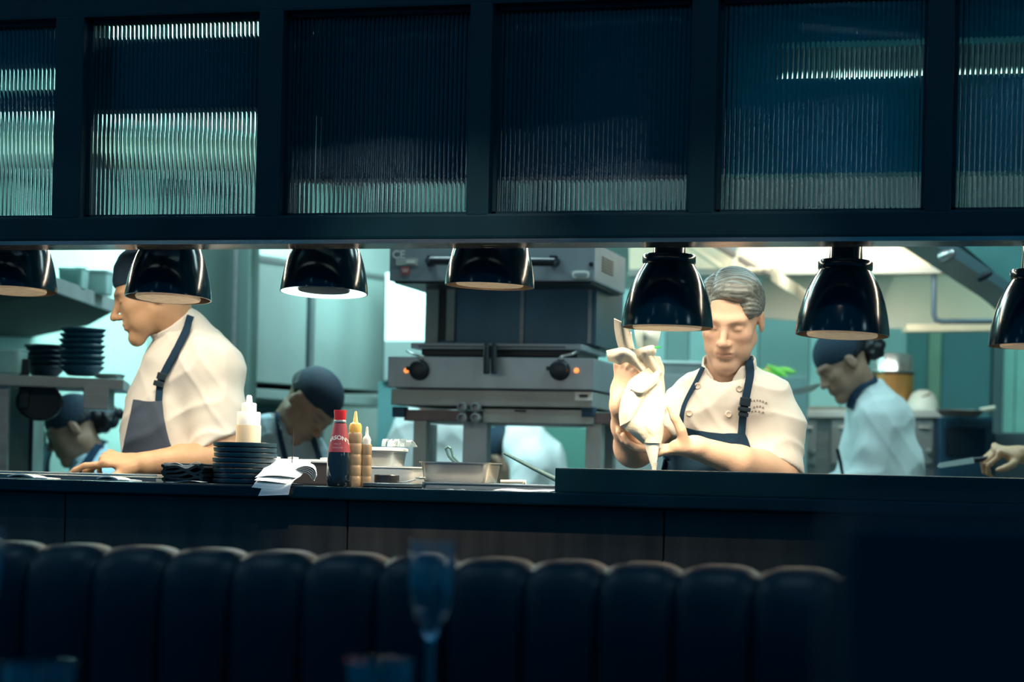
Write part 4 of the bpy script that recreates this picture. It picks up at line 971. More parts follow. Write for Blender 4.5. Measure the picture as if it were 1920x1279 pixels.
for k in range(5):
    y_ = 866+k*3; ticket([[(560-k*3, y_+6, .12), (575, y_+2, .12), (590-k*1, y_+8, .12), (594-k, y_+24, .12)], [(556-k*4, y_+12, .05), (574-k, y_+8, .05), (589-k*2, y_+14, .05), (593-k*2, y_+29-k*2, .05)]], 0, 'curled order ticket in the fanned bundle to the right of the spike, ' + ('outermost', 'second from outside', 'middle one', 'second from inside', 'innermost')[k])
# vinegar bottle
bp = onp(635, .07); d = (.07-CAM[1])/ray(635, 850)[1]; sc_ = d/4000
Hb = WY(636, 769, .07)[2]-ZC
t = thing('vinegar_bottle', 'tapered brown vinegar bottle with red cap and red label', 'bottle', bp)
zf = lambda py: WY(636, py, .07)[2]-ZC
def rad(py): return float(np.interp(py, [769, 786, 790, 800, 848, 860, 880, 905, 912], [11.5, 11, 10, 12, 20.8, 22.3, 23.2, 22.8, 21.5]))*sc_
VG = mat('dark_vinegar_glass', (.010, .020, .030), .08, coat=.5)
ys = [912, 910, 900, 885, 870, 860, 848, 835, 820, 805, 797, 790]
MB().lathe([(0, .0)]+[(rad(y)*(.9 if y == 912 else 1), max(zf(y), 0) if y != 912 else 0) for y in ys]+[(0, zf(790))], 56).build('bottle_body', VG, t, True)
RED = mat('red_bottle_cap', (.60, .03, .04), .3); LABR = mat('red_paper_label', (.36, .055, .075), .45, var=.08)
MB().lathe([(0, zf(788))]+[(rad(788)*1.02, zf(788)), (rad(788)*1.06, zf(784)), (rad(780)*1.0, zf(782)), (rad(775), zf(777)), (rad(770)*1.05, zf(771)), (rad(769), zf(769)), (0, zf(769))], 40).build('cap', RED, t, True)
MB().lathe([(rad(790)*1.12, zf(792)), (rad(790)*1.16, zf(789)), (rad(790)*1.05, zf(787.5)), (rad(790)*.9, zf(789))], 40, closed=True).build('neck_ring', mat('silver_neck_ring', (.75, .8, .78), .25, .6), t, True)
# label wraps the front half
q = MB(); G = []
for y in np.linspace(848, 794, 12):
    G.append([(V(math.sin(a)*(rad(y)+.0006), -math.cos(a)*(rad(y)+.0006), zf(y))) for a in np.linspace(-1.9, 1.9, 40)])
q.grid(np.array(G), .0003); lb = q.build('label', LABR, t, True)
def wrap_text(s, size, py, arc=0, bold=0, dx=0.0, m=WHITEP, name='lettering', rot=0):
    vs, fs = text_mesh(s, size, bold=bold); q = MB(); out = []
    ang0 = math.atan2(CAM[0]-bp[0], -(CAM[1]-bp[1]))  # faces roughly the dining room
    for v in vs:
        x, y = v[0]+dx, v[1]-arc*(v[0]+dx)**2+rot*v[0]; z = zf(py)+y; pyy = py-(y)/sc_
        R_ = rad(pyy)+.0013; a = x/rad(py)+.12; out.append(V(math.sin(a)*R_, -math.cos(a)*R_, z))
    q.add(out, fs); return q.build(name, m, lb, fix=False)
wrap_text("SARSON'S", .0128, 821, arc=17, bold=.0003, dx=-.002)
wrap_text('MALT', .0058, 833, dx=0, m=mat('dull_lettering', (.55, .35, .36), .5)); wrap_text('VINEGAR', .0058, 840, m=MATS['dull_lettering'])
# ribbed squeeze bottles
RIB = mat('caramel_sauce_bottle', (.42, .29, .17), .35, var=.1, vscale=20, coat=.3)
YEL = mat('yellow_nozzle_plastic', (.95, .58, .14), .3)
for px, top, shoulder, wd, capm, Y, lab in ((664, 771, 811, 26, YEL, .10, 'tall ribbed squeeze bottle of brown sauce with a yellow nozzle beside the vinegar'), (686, 800, 833, 20, WHITEP, .115, 'shorter ribbed squeeze bottle of brown sauce with a white nozzle')):
    p = onp(px, Y); d = (Y-CAM[1])/ray(px, 850)[1]; r = wd/2*d/4000; zf2 = lambda py: WY(px, py, Y)[2]-ZC
    t = thing('squeeze_bottle', lab, 'bottle', p); H = zf2(shoulder); prof = [(0, 0)]; N_ = 5 if wd > 22 else 4
    for k in range(N_):
        z0_ = H*k/N_; h1 = H/N_; prof += [(r*.90, z0_), (r*.98, z0_+h1*.12), (r, z0_+h1*.4), (r, z0_+h1*.65), (r*.98, z0_+h1*.9), (r*.90, z0_+h1*.985)]
    prof += [(0, H)]; MB().lathe(prof, 40).build('bottle_body', RIB, t, True)
    T_ = zf2(top)-H
    cp = [(0, H-.001), (r*.88, H-.001), (r*.92, H+T_*.10), (r*.92, H+T_*.30), (r*.75, H+T_*.42), (r*.45, H+T_*.46), (r*.36, H+T_*.50), (r*.16, H+T_*.97), (r*.08, H+T_), (0, H+T_)] if capm is YEL else [(0, H-.001), (r*.75, H-.001), (r*.78, H+T_*.25), (r*.60, H+T_*.40), (r*.32, H+T_*.50), (r*.20, H+T_*.95), (0, H+T_)]
    MB().lathe(cp, 32).build('nozzle_cap', capm, t, True)
# plate with ramekin and spoon
p = onp(737, .11); dd = (.11-CAM[1])/ray(737, 900)[1]; r = (795-680)/2*dd/4000
t = thing('flat_plate', 'grey-blue flat plate lying alone right of the sauce bottles', 'plate', p)
MB().lathe([(0, 0), (r*.92, 0), (r*.99, .003), (r, .0095), (r*.97, .0105), (r*.94, .006), (0, .005)], 64).build('plate_body', mat('grey_blue_glaze', (.09, .13, .15), .3), t, True)
p2 = onp(725, .10)+V(0, 0, .0062); r2 = 23.5*dd/4000
t = thing('ramekin', 'small dark straight-sided ramekin standing on the flat plate', 'ramekin', p2)
MB().lathe([(0, 0), (r2*.97, 0), (r2, .002), (r2, .021), (r2*.95, .0225), (r2*.88, .021), (r2*.88, .008), (0, .008)], 48).build('ramekin_body', mat('dark_brown_glaze', (.035, .035, .038), .3), t, True)
t = thing('teaspoon', 'small shiny teaspoon lying on the flat plate beside the ramekin', 'spoon', onp(770, .10)+V(0,0,.011))
q = MB(); q.tube([(-.035, 0, .0), (-.01, 0, .003), (.012, 0, .008)], .0014, 8); q.build('handle', STEEL, t, True)
MB().lathe([(0, -.003), (.006, -.002), (.009, .001), (.0085, .002), (.005, .0), (0, -.001)], 20, (.022, 0, .012), sx=1.4).build('spoon_bowl', STEEL, t, True)
# tubs behind
def tubY(px, Y, w_, h_, dp, name, lab, m, z=ZC, lid=None, rz=0):
    t = tub(px, 900, 5, w_, h_, dp, name, lab, m, z, lid); t.location = Vector(V(WY(px, 880, Y)[0], Y, z)); t.rotation_euler = (0, 0, rz); return t
tubY(735, .33, .150, .048, .13, 'white_tub', 'deep white tub glowing under the lamps behind the flat plate', mat('white_tub_plastic', (.92, .92, .88), .35), ZC)
z5 = ZC+.049; hp = (W(730, 828, 5.0)[2]-z5)
tubY(716, .35, .098, .034, .12, 'steel_container', 'shallow steel container with a white lid stacked on the white tub', STEEL, z5, WHITEP)
t = thing('cling_film', 'crumpled clear film bundle on the lid of the steel container', 'film', V(WY(738, 850, .35)[0], .35, z5+.034+.011))
rr = random.Random(3); q = MB()
for k in range(7):
    cx = -.03+k*.010; G = np.array([[(cx+.010*math.sin(3*v_+k)+.010*u, .02*u-.01*math.sin(4*u+k), .016*math.sin(math.pi*u)*(1+.2*math.sin(k*3))+.001) for u in np.linspace(0, 1, 10)] for v_ in np.linspace(0, .5, 4)]); q.grid(G, .0012)
q.build('film_folds', mat('clear_film', (.85, .95, .95), .2, trans=.5), t, True)
t = thing('long_tray', 'long pale lid edge lying behind the order tickets', 'tray', V(WY(575, 875, .31)[0], .31, ZC))
MB().box((0, 0, .026), (.21, .05, .052), bev=.004).build('lid_body', mat('dark_tray_side', (.05, .045, .045), .4), t)
MB().box((0, 0, .056), (.22, .055, .008), bev=.003).build('lid_rim', WHITEP, t)
for x in (-.075, -.03, .05):
    q = MB(); q.lathe([(0, 0), (.012, 0), (.013, .004), (0, .005)], 16, (x, -.01, .060)); q.build('lid_stud', WHITEP, t, True)
# tray and pan
bx0, bx1 = WY(795, 905, .12)[0], WY(1060, 905, .12)[0]
t = thing('metal_tray', 'flat grey metal tray under the steel pan right of the flat plate', 'tray', V((bx0+bx1)/2, .19, ZC))
MB().box((0, 0, .005), (bx1-bx0, .15, .010), bev=.002).build('tray_body', STEELM, t)
MB().box((0, 0, .0125), (bx1-bx0+.004, .155, .004), bev=.0015).build('tray_rim', STEEL, t)
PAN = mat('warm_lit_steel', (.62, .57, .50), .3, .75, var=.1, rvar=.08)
zp = ZC+.0150; hpn = WY(868, 867, .20)[2]-zp
tp = tubY(864, .205, (936-794)*4.86/4000, hpn, .12, 'gastro_pan', 'deep rectangular steel pan with a bright rim standing on the metal tray', PAN, zp)
# tongs in the pan
t = thing('tongs', 'pair of grey tongs sticking up out of the steel pan', 'tongs', V(WY(850, 870, .26)[0], .235, zp+.010))
for s_ in (0, .010):
    q = MB(); q.tube([(.045+s_, 0, .0), (-.004+s_, .0, .048), (-.012+s_*1.3, 0, .066)], .0028, 8); q.build('arm', mat('grey_green_tongs', (.08, .18, .17), .4, .4), t, True)
q = MB(); q.tube([(-.012, 0, .066), (-.006, 0, .070), (.001, 0, .066)], .003, 8); q.build('joint', MATS['grey_green_tongs'], t, True)
# cream butter sticks and napkin on the tray
t = thing('cream_paper_roll', 'short cream folded paper roll lying on the right end of the metal tray', 'paper', V(WY(960, 900, .22)[0], .22, ZC+.0150))
q = MB(); q.tube([(-.026, 0, .004), (.026, 0, .005)], .0042, 12); q.lathe([(0, 0), (.005, 0), (.005, .004), (0, .004)], 12, (.028, 0, .004), rotm((0,1,0), 1.57)); q.build('roll', mat('cream_paper', (.85, .80, .68), .6), t, True)
t = thing('white_paper', 'white paper sheet lying at the pass edge before the raised ledge', 'paper', V(WY(988, 918, .06)[0], .05, ZC))
q = MB(); G = np.array([[(-.062+.125*u, -.045+.07*v_, .001+.003*v_+.001*math.sin(u*9)) for u in np.linspace(0, 1, 20)] for v_ in np.linspace(0, 1, 6)]); q.grid(G, .0015); q.build('sheet', PAPER, t, True)
t = thing('white_paper', 'small torn white paper scrap before the metal tray', 'paper', V(WY(858, 916, .03)[0], .02, ZC))
q = MB(); G = np.array([[(-.02+.04*u, -.01+.02*v_, .0005+.001*math.sin(u*9+v_)) for u in np.linspace(0, 1, 10)] for v_ in np.linspace(0, 1, 4)]); q.grid(G, .0008); q.build('sheet', PAPER, t, True)
# long spatula leaning
t = thing('long_spatula', 'long dark spatula leaning diagonally behind the raised ledge', 'spatula', V(0, 0, 0))
q = MB(); q.tube([WY(946, 850, .36), WY(1000, 878, .31), WY(1055, 905, .26)], [.0035, .0048, .0062], 10); q.build('handle', mat('dark_green_grip', (.02, .07, .075), .5), t, True)
q = MB(); e = WY(1060, 908, .25); q.box(e+V(.03, 0, -.004), (.07, .03, .002)); q.build('blade', STEEL, t)
# left tray and paper rolls
a0, a1 = WY(-80, 890, .2)[0], WY(318, 895, .2)[0]
t = thing('metal_tray', 'long shallow metal tray under the left chef\'s hand', 'tray', V((a0+a1)/2, .21, ZC))
MB().box((0, 0, .005), (a1-a0, .17, .010), bev=.002).build('tray_body', STEELM, t)
q = MB()
for c, dd_ in (((0, -.088, .0135), (a1-a0+.01, .008, .005)), ((0, .088, .0135), (a1-a0+.01, .008, .005)), (((a1-a0)/2, 0, .0135), (.008, .18, .005)), ((-(a1-a0)/2, 0, .0135), (.008, .18, .005))): q.box(c, dd_, bev=.0015)
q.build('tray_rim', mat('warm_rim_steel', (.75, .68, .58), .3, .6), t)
for px, wpx, lab in ((62, 82, 'white folded cloth at the pass edge, nearest the left edge'), (222, 66, 'white folded cloth at the pass edge, below the left chef\'s hand')):
    p = onp(px, .055); L_ = wpx*4.9/4000; t = thing('folded_cloth', lab, 'cloth', p, group='white folded cloths at the pass edge')
    G = np.array([[(-L_/2+L_*u+.012*max(0, v_-.5), -.03+.055*v_, .0025+.0085*math.sin(math.pi*min(1, u*1.35+.08))**.6*(1-.2*v_) if u*1.35+.08 < 1 else .0025+.006*(1-u)) for u in np.linspace(0, 1, 26)] for v_ in np.linspace(0, 1, 6)])
    q = MB(); q.grid(G, .003); q.build('fabric', mat('white_towel', (.86, .86, .80), .8), t, True)
# ================================================================ dining room: banquette, glasses, divider
LEA = mat('black_leather', (.0005, .018, .027), .40, spec=.22, bump=.08, bscale=300, var=.1)
YB = -1.30
notch = [-40, 85, 208, 335, 463, 595, 730, 862, 1003, 1140, 1280, 1425, 1575, 1730]
t = thing('banquette', 'long black leather banquette with a channel-tufted rounded back, seen from behind the diners\' table', 'sofa', (0, 0, 0))
zb_ = [WY(x, 1016+(x-85)*.0385, YB)[2] for x in notch]; ztop = float(np.mean(zb_))
xs = [WY(x, 1030, YB)[0] for x in notch]
for i, (a, b) in enumerate(zip(xs[:-1], xs[1:])):
    w_ = b-a; n, m_ = 22, 26; G = []
    for v_ in np.linspace(0, 1, n):          # across the channel
        x = a+w_*v_; bul = (1-abs(2*v_-1)**3.2); row = []
        for s_ in np.linspace(0, 1, m_):     # up the front, over the top, down the back
            if s_ < .4: y = -.075-.022*bul; z = .40+(ztop-.055-.40)*s_/.4
            elif s_ < .6:
                an = math.pi*(s_-.4)/.2; y = -.075*math.cos(an)*(1+.2*bul)-(.0 if an else 0); z = ztop-.055+(.046+.014*bul)*math.sin(an)
            else: y = .075+.012*bul; z = ztop-.055-(ztop-.055-.40)*(s_-.6)/.4
            row.append((x, YB+y, z))
        G.append(row)
    q = MB(); q.grid(np.array(G)); q.build('back_channel', LEA, t, True)
q = MB(); q.box(((xs[0]+xs[-1])/2, YB-.33, .36), (xs[-1]-xs[0], .56, .16), bev=.04); q.build('seat', LEA, t, True)
q = MB(); q.box(((xs[0]+xs[-1])/2, YB-.25, .14), (xs[-1]-xs[0], .66, .28)); q.build('plinth', FRAME, t)
q = MB(); q.box(((xs[0]+xs[-1])/2, YB, .70), (xs[-1]-xs[0]-.01, .10, (ztop-.08-.42))); q.build('back_frame', FRAME, t)
# foreground table
zt_tab = .80
tc = W(700, HZ, 2.15)
t = thing('dining_table', 'dark dining table in the unlit foreground carrying the glasses', 'table', (tc[0], tc[1], 0), YAW)
MB().box((.0, .0, zt_tab-.015), (1.7, .75, .03), bev=.004).build('tabletop', mat('black_table_top', (.001, .026, .034), .6, spec=.2), t)
MB().box((0, 0, (zt_tab-.03)/2+.01), (.08, .08, zt_tab-.05)).build('pedestal', FRAME, t)
MB().box((0, 0, .012), (.6, .4, .024)).build('foot', FRAME, t)
GLS = mat('clear_glass', (.92, .97, 1), .02, trans=1, ior=1.45)
def glass(px, top, wpx, d, lab, kind, name='wine_glass'):
    p = W(px, top, d); ztop_ = p[2]; r = wpx/2*d/4000; H = ztop_-zt_tab
    t = thing(name, lab, 'glass', (p[0], p[1], zt_tab), YAW)
    if kind == 'wine':
        hb = .112
        o_ = [(r, H), (r*1.03, H-.02), (r*1.03, H-.045), (r*.95, H-.07), (r*.70, H-.092), (r*.30, H-.106), (.005, H-hb)]; i_ = [(.0, H-hb+.006), (r*.28, H-.103), (r*.66, H-.089), (r*.91, H-.068), (r*.99, H-.045), (r*.99, H-.02), (r*.965, H)]
        MB().lathe(o_+i_, 40, closed=True).build('glass_bowl', GLS, t, True)
        MB().lathe([(0, .004), (.004, .012), (.0035, .05), (.0045, H-hb+.001), (0, H-hb+.002)], 20).build('stem', GLS, t, True)
        MB().lathe([(0, 0), (.033, 0), (.034, .002), (.01, .006), (0, .007)], 36).build('foot', GLS, t, True)
    else:
        MB().lathe([(0, .0), (r*.8, 0), (r*.84, .003), (r, H), (r*.95, H), (r*.80, .016), (0, .014)], 40).build('glass_body', GLS, t, True)
glass(811, 1015, 90, 2.42, 'clear stemmed wine glass out of focus before the banquette', 'wine')
glass(-38, 990, 90, 2.42, 'clear stemmed glass cut by the left edge', 'wine')
glass(715, 1238, 130, 2.05, 'cut glass tumbler at the bottom centre', 'tumbler', 'tumbler')
glass(75, 1245, 140, 2.05, 'glass tumbler at the bottom left corner', 'tumbler', 'tumbler')
# near divider on the right
p = W(1860, 1100, .85)
t = thing('booth_divider', 'near black booth divider filling the lower right, out of focus', 'divider', (p[0], p[1], 0), YAW)
zz1 = W(1800, 958, .85)[2]
MB().box((.09, 0, zz1/2), (.31, .04, zz1), bev=.012).build('panel', mat('black_divider', (.001, .030, .040), .6, spec=.2), t)
# ================================================================ people
SK_PALE = (.74, .50, .37); SK_TAN = (.52, .32, .19); SK_DK = (.34, .21, .15)
def jacket_disp(seed, amp=.0035):
    def f(p):
        q = p*1.0
        a = wav(q, (9, 4, 14), 2.0, seed, (3, 5, 8), 1.6, 1.5); b = wav(q, (-12, 6, 9), 2.6, seed*2.1, (7, -3, 4), 2.1, 1.3); c = wav(q, (22, 9, 30), 1.4, seed, (9, 4, -6), 2.2, 1.8)
        r1 = (1-np.abs(wav(q, (-18, 7, 21), 1.1, seed*3.1, (6, 4, 9), 1.5, 1.2)))**2; r2 = (1-np.abs(wav(q, (24, 5, 15), 1.2, seed*1.7, (5, -6, 7), 1.8, 1.1)))**2
        return -amp*(.35*a+.3*b+.10*c+.75*r1+.6*r2)
    return f
def bbox(*pts, m=.2):
    P = np.array(pts); return P.min(0)-m, P.max(0)+m

class Both:
    def __init__(s, *a): s.a = a
    def ev(s, p): return np.minimum.reduce([x.ev(p) for x in s.a])
# ---------------------------------------------------------------- grey-haired chef
F = Fig('person', 'grey-haired man in white chef jacket and navy apron squeezing a piping bag', 'person', 1370, 5.06)
P = F.P
yaw, pit = .30, .40
fw = V(-math.sin(yaw)*math.cos(pit), -math.cos(yaw)*math.cos(pit), -math.sin(pit)); HR = basis(fw, V(.06, 0, 1)); HO = P(1371, 598, .01); hs = .95
body = S(.02); head_prims(body, HR, HO, hs)
nb = P(1366, 725, .06); body.u(cap(HO+V(.0, .035, -.06), nb, .050, .060), .02)
shR, shL = P(1290, 742, .05), P(1452, 742, .07)
hip = P(1372, 1010, .16)
body.u(ecap(P(1366, 760, .08), P(1370, 860, .10), (0,1,0), .09, .07), .02).u(cap(P(1370, 860, .10), hip, .10, .11), .03)
# left arm (photo right)
elL, wrL = P(1462, 884, -.01), P(1300, 838, -.15)
body.u(cap(shL, P(1456, 812, .04), .034, .040), .02).u(cap(P(1456, 812, .04), elL, .042, .045), .02)
body.u(cap(elL, P(1385, 866, -.10), .045, .037), .02).u(cap(P(1385, 866, -.10), wrL, .037, .0265), .015)
hand_prims(body, wrL, nrm(V(-.98, .10, -.12)), nrm(V(.05, .15, -.98)), +1, [(.25,.45,.4), (.25,.45,.4), (.30,.45,.4), (.35,.5,.4)], 1.0, .08, thumb=[(.12,.30,-.95), (.35,.10,-.93), (.30,.0,-.95)])
# right arm (photo left)
elR, wrR = P(1190, 838, -.02), P(1166, 756, -.19)
body.u(cap(shR, P(1240, 790, 0), .030, .042), .02).u(cap(P(1240, 790, 0), elR, .044, .047), .02).u(cap(elR, P(1178, 798, -.10), .046, .038), .02).u(cap(P(1178, 798, -.10), wrR, .038, .028), .015)
hand_prims(body, wrR, nrm(V(.12, -.10, 1)), nrm(V(-.74, -.67, -.0)), -1, [(1.0,1.2,.8), (1.05,1.25,.8), (1.1,1.3,.8), (1.15,1.3,.8)], 1.0, .05, thumb=[(.75,.5,-.5), (.9,.3,-.6), (.8,.1,-.7)])
for h, k, r in F.legs(hip, (hip[0], hip[1])): body.u(cap(h, k, r, r*.8), .02)
lo, hi = bbox(P(1150, 500), P(1500, 500), P(1370, 1000), m=.16); lo[1] = -.42; hi[1] = .36; lo[2] = .06
hc = head_color(HR, HO, hs, SK_PALE, (.62, .32, .25), (.38, .27, .18), cheek=(.78, .42, .33), stubble=(.66, .48, .37))
mesh_sdf(body, 'body', .0042, SKIN, F.root, hc, lo, hi)
bo = F.root.children[-1] if False else [c for c in F.root.children if c.name.startswith('body')][0]; bo['label'] = 'fair skin of face, neck and bare forearms'
# hair, combed to the side
hair = S(.012); fr_h = lambda f: fr(HR, HO, f, hs)
hair.u(fr_h(ell((0, -.020, .038), (.0790, .098, .088)))).u(fr_h(ell((-.016, .030, .093), (.058, .058, .034), rotm((0,1,0), .10)))).u(fr_h(ell((.055, -.002, .050), (.0265, .066, .050)))).u(fr_h(ell((-.055, .010, .052), (.026, .062, .048))))
hair.sub(fr_h(ell((.002, .118, .022), (.064, .074, .066))), .012).sub(fr_h(lambda p: np.maximum(-p[:, 2]-.012+.0*p[:, 1], -p[:, 1]-.0)-.0 if False else np.maximum(p[:, 2]-.022, .022-p[:, 1])), .01)
hair.sub(fr_h(lambda p: p[:, 2]+.052-.25*np.minimum(p[:, 1]+.02, 0)), .01)
hair.u(fr_h(ell((.0690, .018, -.002), (.0085, .013, .036))), .006).u(fr_h(ell((-.0690, .018, -.002), (.0085, .013, .036))), .006).sub(fr_h(lambda p: np.maximum(p[:, 2]-.018, .0-p[:, 1]-.012)), .006)
def hd(p):
    q = (p-HO)@HR; th = np.arctan2(q[:, 2]-.02, q[:, 1]+.01); t = q[:, 0]*.9-q[:, 1]*.35+.25*np.sin(q[:, 0]*14)*.1; part = np.exp(-((q[:, 0]-.040)/.003)**2)*(q[:, 2] > .07)*(q[:, 1] > -.04)
    s1 = np.where(q[:, 0] < .040, np.sin(th*46+q[:, 0]*30+1.2*np.sin(q[:, 0]*60+th*5)), np.sin((q[:, 1]*.8-q[:, 2]*.25)*480))
    return -.0013*s1+.004*part
hair.disp = hd
HAIRG = mat('grey_combed_hair', (.17, .20, .20), .40, var=.5, vscale=20, bump=.15, bscale=60, stretch=(.7, 8, 8))
hlo, hhi = HO-.16, HO+.17
mesh_sdf(hair, 'hair', .0026, HAIRG, F.root, None, hlo, hhi)
# jacket
jk = S(.03)
jk.u(ecap(P(1318, 756, .07), P(1424, 754, .08), (0,1,0), .054, .080), .04)
jk.u(ecap(P(1366, 770, .075), P(1372, 890, .085), (0,1,0), .128, .108), .04).u(ecap(P(1372, 890, .085), P(1372, 1010, .13), (0,1,0), .150, .125), .05)
jk.u(cap(P(1366, 712, .05), P(1366, 745, .06), .060, .085), .04)
slL = P(1456, 873, .0); jk.u(cap(P(1440, 756, .06), P(1457, 800, .045), .058, .060), .04).u(cap(P(1457, 800, .045), slL, .060, .066), .03)
slR = P(1232, 806, .0); jk.u(cap(P(1300, 756, .05), slR, .056, .054), .04)
jk.cut(half(P(1458, 868, 0), (P(1440, 895, 0)-P(1462, 800, .045))*V(1, .2, 1)) if False else (lambda p: np.where(p[:, 0] > P(1418, 800)[0], (p-P(1462, 871, 0))@nrm(V(-.38, -.1, -.92)), -1.)), .004)
jk.cut(lambda p: np.where(p[:, 0] < P(1268, 800)[0], (p-P(1228, 800, 0))@nrm(V(-.55, -.25, -.80)), -1.), .004)
jk.sub(cap(P(1460, 850, .01), P(1460, 900, -.01), .044, .052), .004)
jk.sub(cap(P(1366, 690, .03), P(1366, 728, .045), .058, .060), .005)
jk.disp = jacket_disp(1.3, .0060)
jlo, jhi = bbox(P(1170, 690), P(1520, 690), P(1370, 1020), m=.06); jlo[1] = -.16; jhi[1] = .30
mesh_sdf(jk, 'chef_jacket', .0045, CLOTHW, F.root, None, jlo, jhi)
# stand-up collar
def collar(Fg, line_out, h_, r0, name='collar', m=CLOTHW, sd=None):
    pass
co = S(.006); cn = HO+V(-.002, .035, -.100); cdir = nrm(nb-cn)
co.u(cap(P(1367, 686, .045), P(1366, 728, .055), .0655, .0735)).sub(cap(P(1367, 660, .040), P(1366, 735, .055), .0580, .0640), .003)
co.cut(lambda p: (p-P(1366, 705, -.02))@nrm(V(0, -.50, 1))-.020).cut(lambda p: -(p-P(1366, 722, .05))@nrm(V(0, -.2, 1))-.02)
gx = P(1357, 710, -.02); co.sub(lambda p: np.maximum(np.abs(p[:, 0]-gx[0])-.019-.6*np.maximum(p[:, 2]-gx[2], 0), p[:, 1]-.03), .008)
mesh_sdf(co, 'collar', .003, CLOTHW, F.root, None, P(1367, 700, .05)-.12, P(1367, 700, .05)+.12)
both = Both(jk, co)
# placket, buttons, badge
for x, y in ((1288, 783), (1282, 774), ):
    pass
def button(F, sd, x, y, m, r=.0085, name='button'):
    p = F.drape(sd, [x], [y], .001)[0]; MB().lathe([(0, 0), (r, 0), (r, .002), (r*.75, .0045), (r*.35, .003), (0, .003)], 18, p, rotm((1,0,0), math.pi/2)).build(name, m, F.root, True)
BTN = mat('cream_button', (.72, .63, .55), .4)
for x, y in ((1308, 724), (1386, 729), (1292, 775), (1366, 777)): button(F, jk, x, y, BTN)
EMB = mat('brown_embroidery', (.40, .30, .24), .8)
for k, (pts, w_) in enumerate((([(1408, 752), (1424, 751), (1441, 757)], 1.5), ([(1413, 764), (1424, 762), (1435, 766)], 1.4), ([(1409, 772), (1422, 771), (1436, 775)], 1.1))):
    for j in range(6 if k == 0 else 4):
        n_ = 6 if k == 0 else 4; q0 = catmull([(a, b, 0) for a, b in pts], n_*4+1); s_ = q0[j*4:j*4+3]
        F.ribbon(jk, [(a, b) for a, b, _ in s_], w_, 4, 'embroidery', EMB, th=.0008, gap=.0012)
# apron: bib, straps, buckle
ap = F.cloth(jk, [[(1279, 800), (1312, 808), (1352, 813), (1396, 814)], [(1270, 818), (1312, 830), (1355, 836), (1404, 832)], [(1248, 850), (1300, 860), (1355, 868), (1418, 872)], [(1236, 905), (1300, 910), (1360, 912), (1440, 905)], [(1232, 990), (1300, 995), (1370, 995), (1450, 990)]], 40, 34, 'apron_bib', APRON, .004, .006)
F.ribbon(both, [(1318, 688), (1305, 715), (1283, 760), (1276, 805)], 4.0, 30, 'apron_strap', APRON, .003, .006)
F.ribbon(both, [(1404, 668), (1407, 700), (1400, 740), (1394, 775), (1390, 816)], 7.2, 30, 'apron_strap', APRON, .003, .007)
bk = F.drape(jk, [1396], [763], .012)[0]
q = MB(); q.box((0, 0, .012), (.026, .008, .020), bev=.003).box((0, -.003, -.006), (.030, .008, .010), bev=.003).box((0, 0, -.018), (.024, .007, .010), bev=.003); o = q.build('buckle', mat('dark_buckle', (.02, .035, .05), .35), F.root); o.location = bk; o.rotation_euler = (0, .12, 0)

# piping bag in its cloth, held in both hands
PB = thing('piping_bag', 'white piping bag wrapped in a cream cloth, held tip down by the grey-haired chef', 'piping bag', F.o+0, YAW)
BAGM = mat('cream_bag_cloth', (.88, .80, .66), .7, var=.04, bump=.15, bscale=120, sheen=.2); PLAST = mat('white_bag_plastic', (.93, .91, .84), .35, var=.02)
OF = -.19
def ring_surf(rows, n=40, ph=0, fold=0):
    """rows: (px left, px right, py, off, depth radius factor, fold amplitude)"""
    G = []
    for j, (a, b, y, off, df, fa) in enumerate(rows):
        cx = (a+b)/2; r = (b-a)/2*F.d/4000; c = P(cx, y, off); row = []
        for k in range(n+1):
            t = 2*math.pi*k/n; rr_ = r*(1+fa*math.sin(5*t+j*.35+ph)+fa*.6*math.sin(9*t-j*.5)); row.append(c+V(rr_*math.cos(t), rr_*df*math.sin(t), .0))
        G.append(row)
    return np.array(G)
rows = catmull(np.array([(1190, 1241, 700, OF, .8, .03), (1193, 1242, 745, OF, .85, .02), (1199, 1241, 790, OF, .9, .01), (1204, 1239, 815, OF, .95, 0), (1209, 1236, 835, OF, 1, 0), (1216, 1233, 858, OF, 1, 0), (1219, 1231, 868, OF, 1, .0), (1223, 1230, 879, OF, 1, 0)], float), 40)
q = MB(); q.grid(ring_surf(rows)); q.build('bag', PLAST, PB, True)
q = MB(); q.lathe([(0, 0), (.0045, 0), (.0075, .018), (.0085, .020), (0, .021)], 16, P(1226.5, 884, OF)); q.build('nozzle', WHITEP, PB, True)
rows = catmull(np.array([(1196, 1236, 668, OF+.0, .75, .05), (1191, 1243, 690, OF, .6, .05), (1184, 1245, 715, OF, .6, .05), (1172, 1245, 750, OF, .65, .05), (1166, 1245, 772, OF, .7, .05), (1170, 1244, 795, OF, .75, .03), (1198, 1242, 818, OF, .9, .02), (1205, 1239.5, 831, OF, 1.0, 0)], float), 44)
G_ = ring_surf(rows, 56, .8)
q = MB(); q.grid(G_); q.build('cloth_wrap', BAGM, PB, True)
def flap(rows, name, n=20, m_=24, th=.0022, m=BAGM):
    C = np.array([[P(a, b, o) for a, b, o in row] for row in rows]); q = MB(); q.grid(smooth_grid(C, n, m_), th); return q.build(name, m, PB, True)
f0 = OF-.045
flap([[(1180, 716, f0+.01), (1194, 704, f0-.01), (1215, 690, f0), (1238, 686, f0+.02)], [(1166, 748, f0+.00), (1184, 740, f0-.018), (1208, 722, f0-.006), (1228, 706, f0+.01)], [(1162, 775, f0+.01), (1176, 770, f0-.016), (1196, 754, f0-.008), (1212, 735, f0+.006)], [(1164, 799, f0+.012), (1172, 794, f0-.006), (1182, 785, f0-.004), (1192, 776, f0+.012)]], 'cloth_fold')
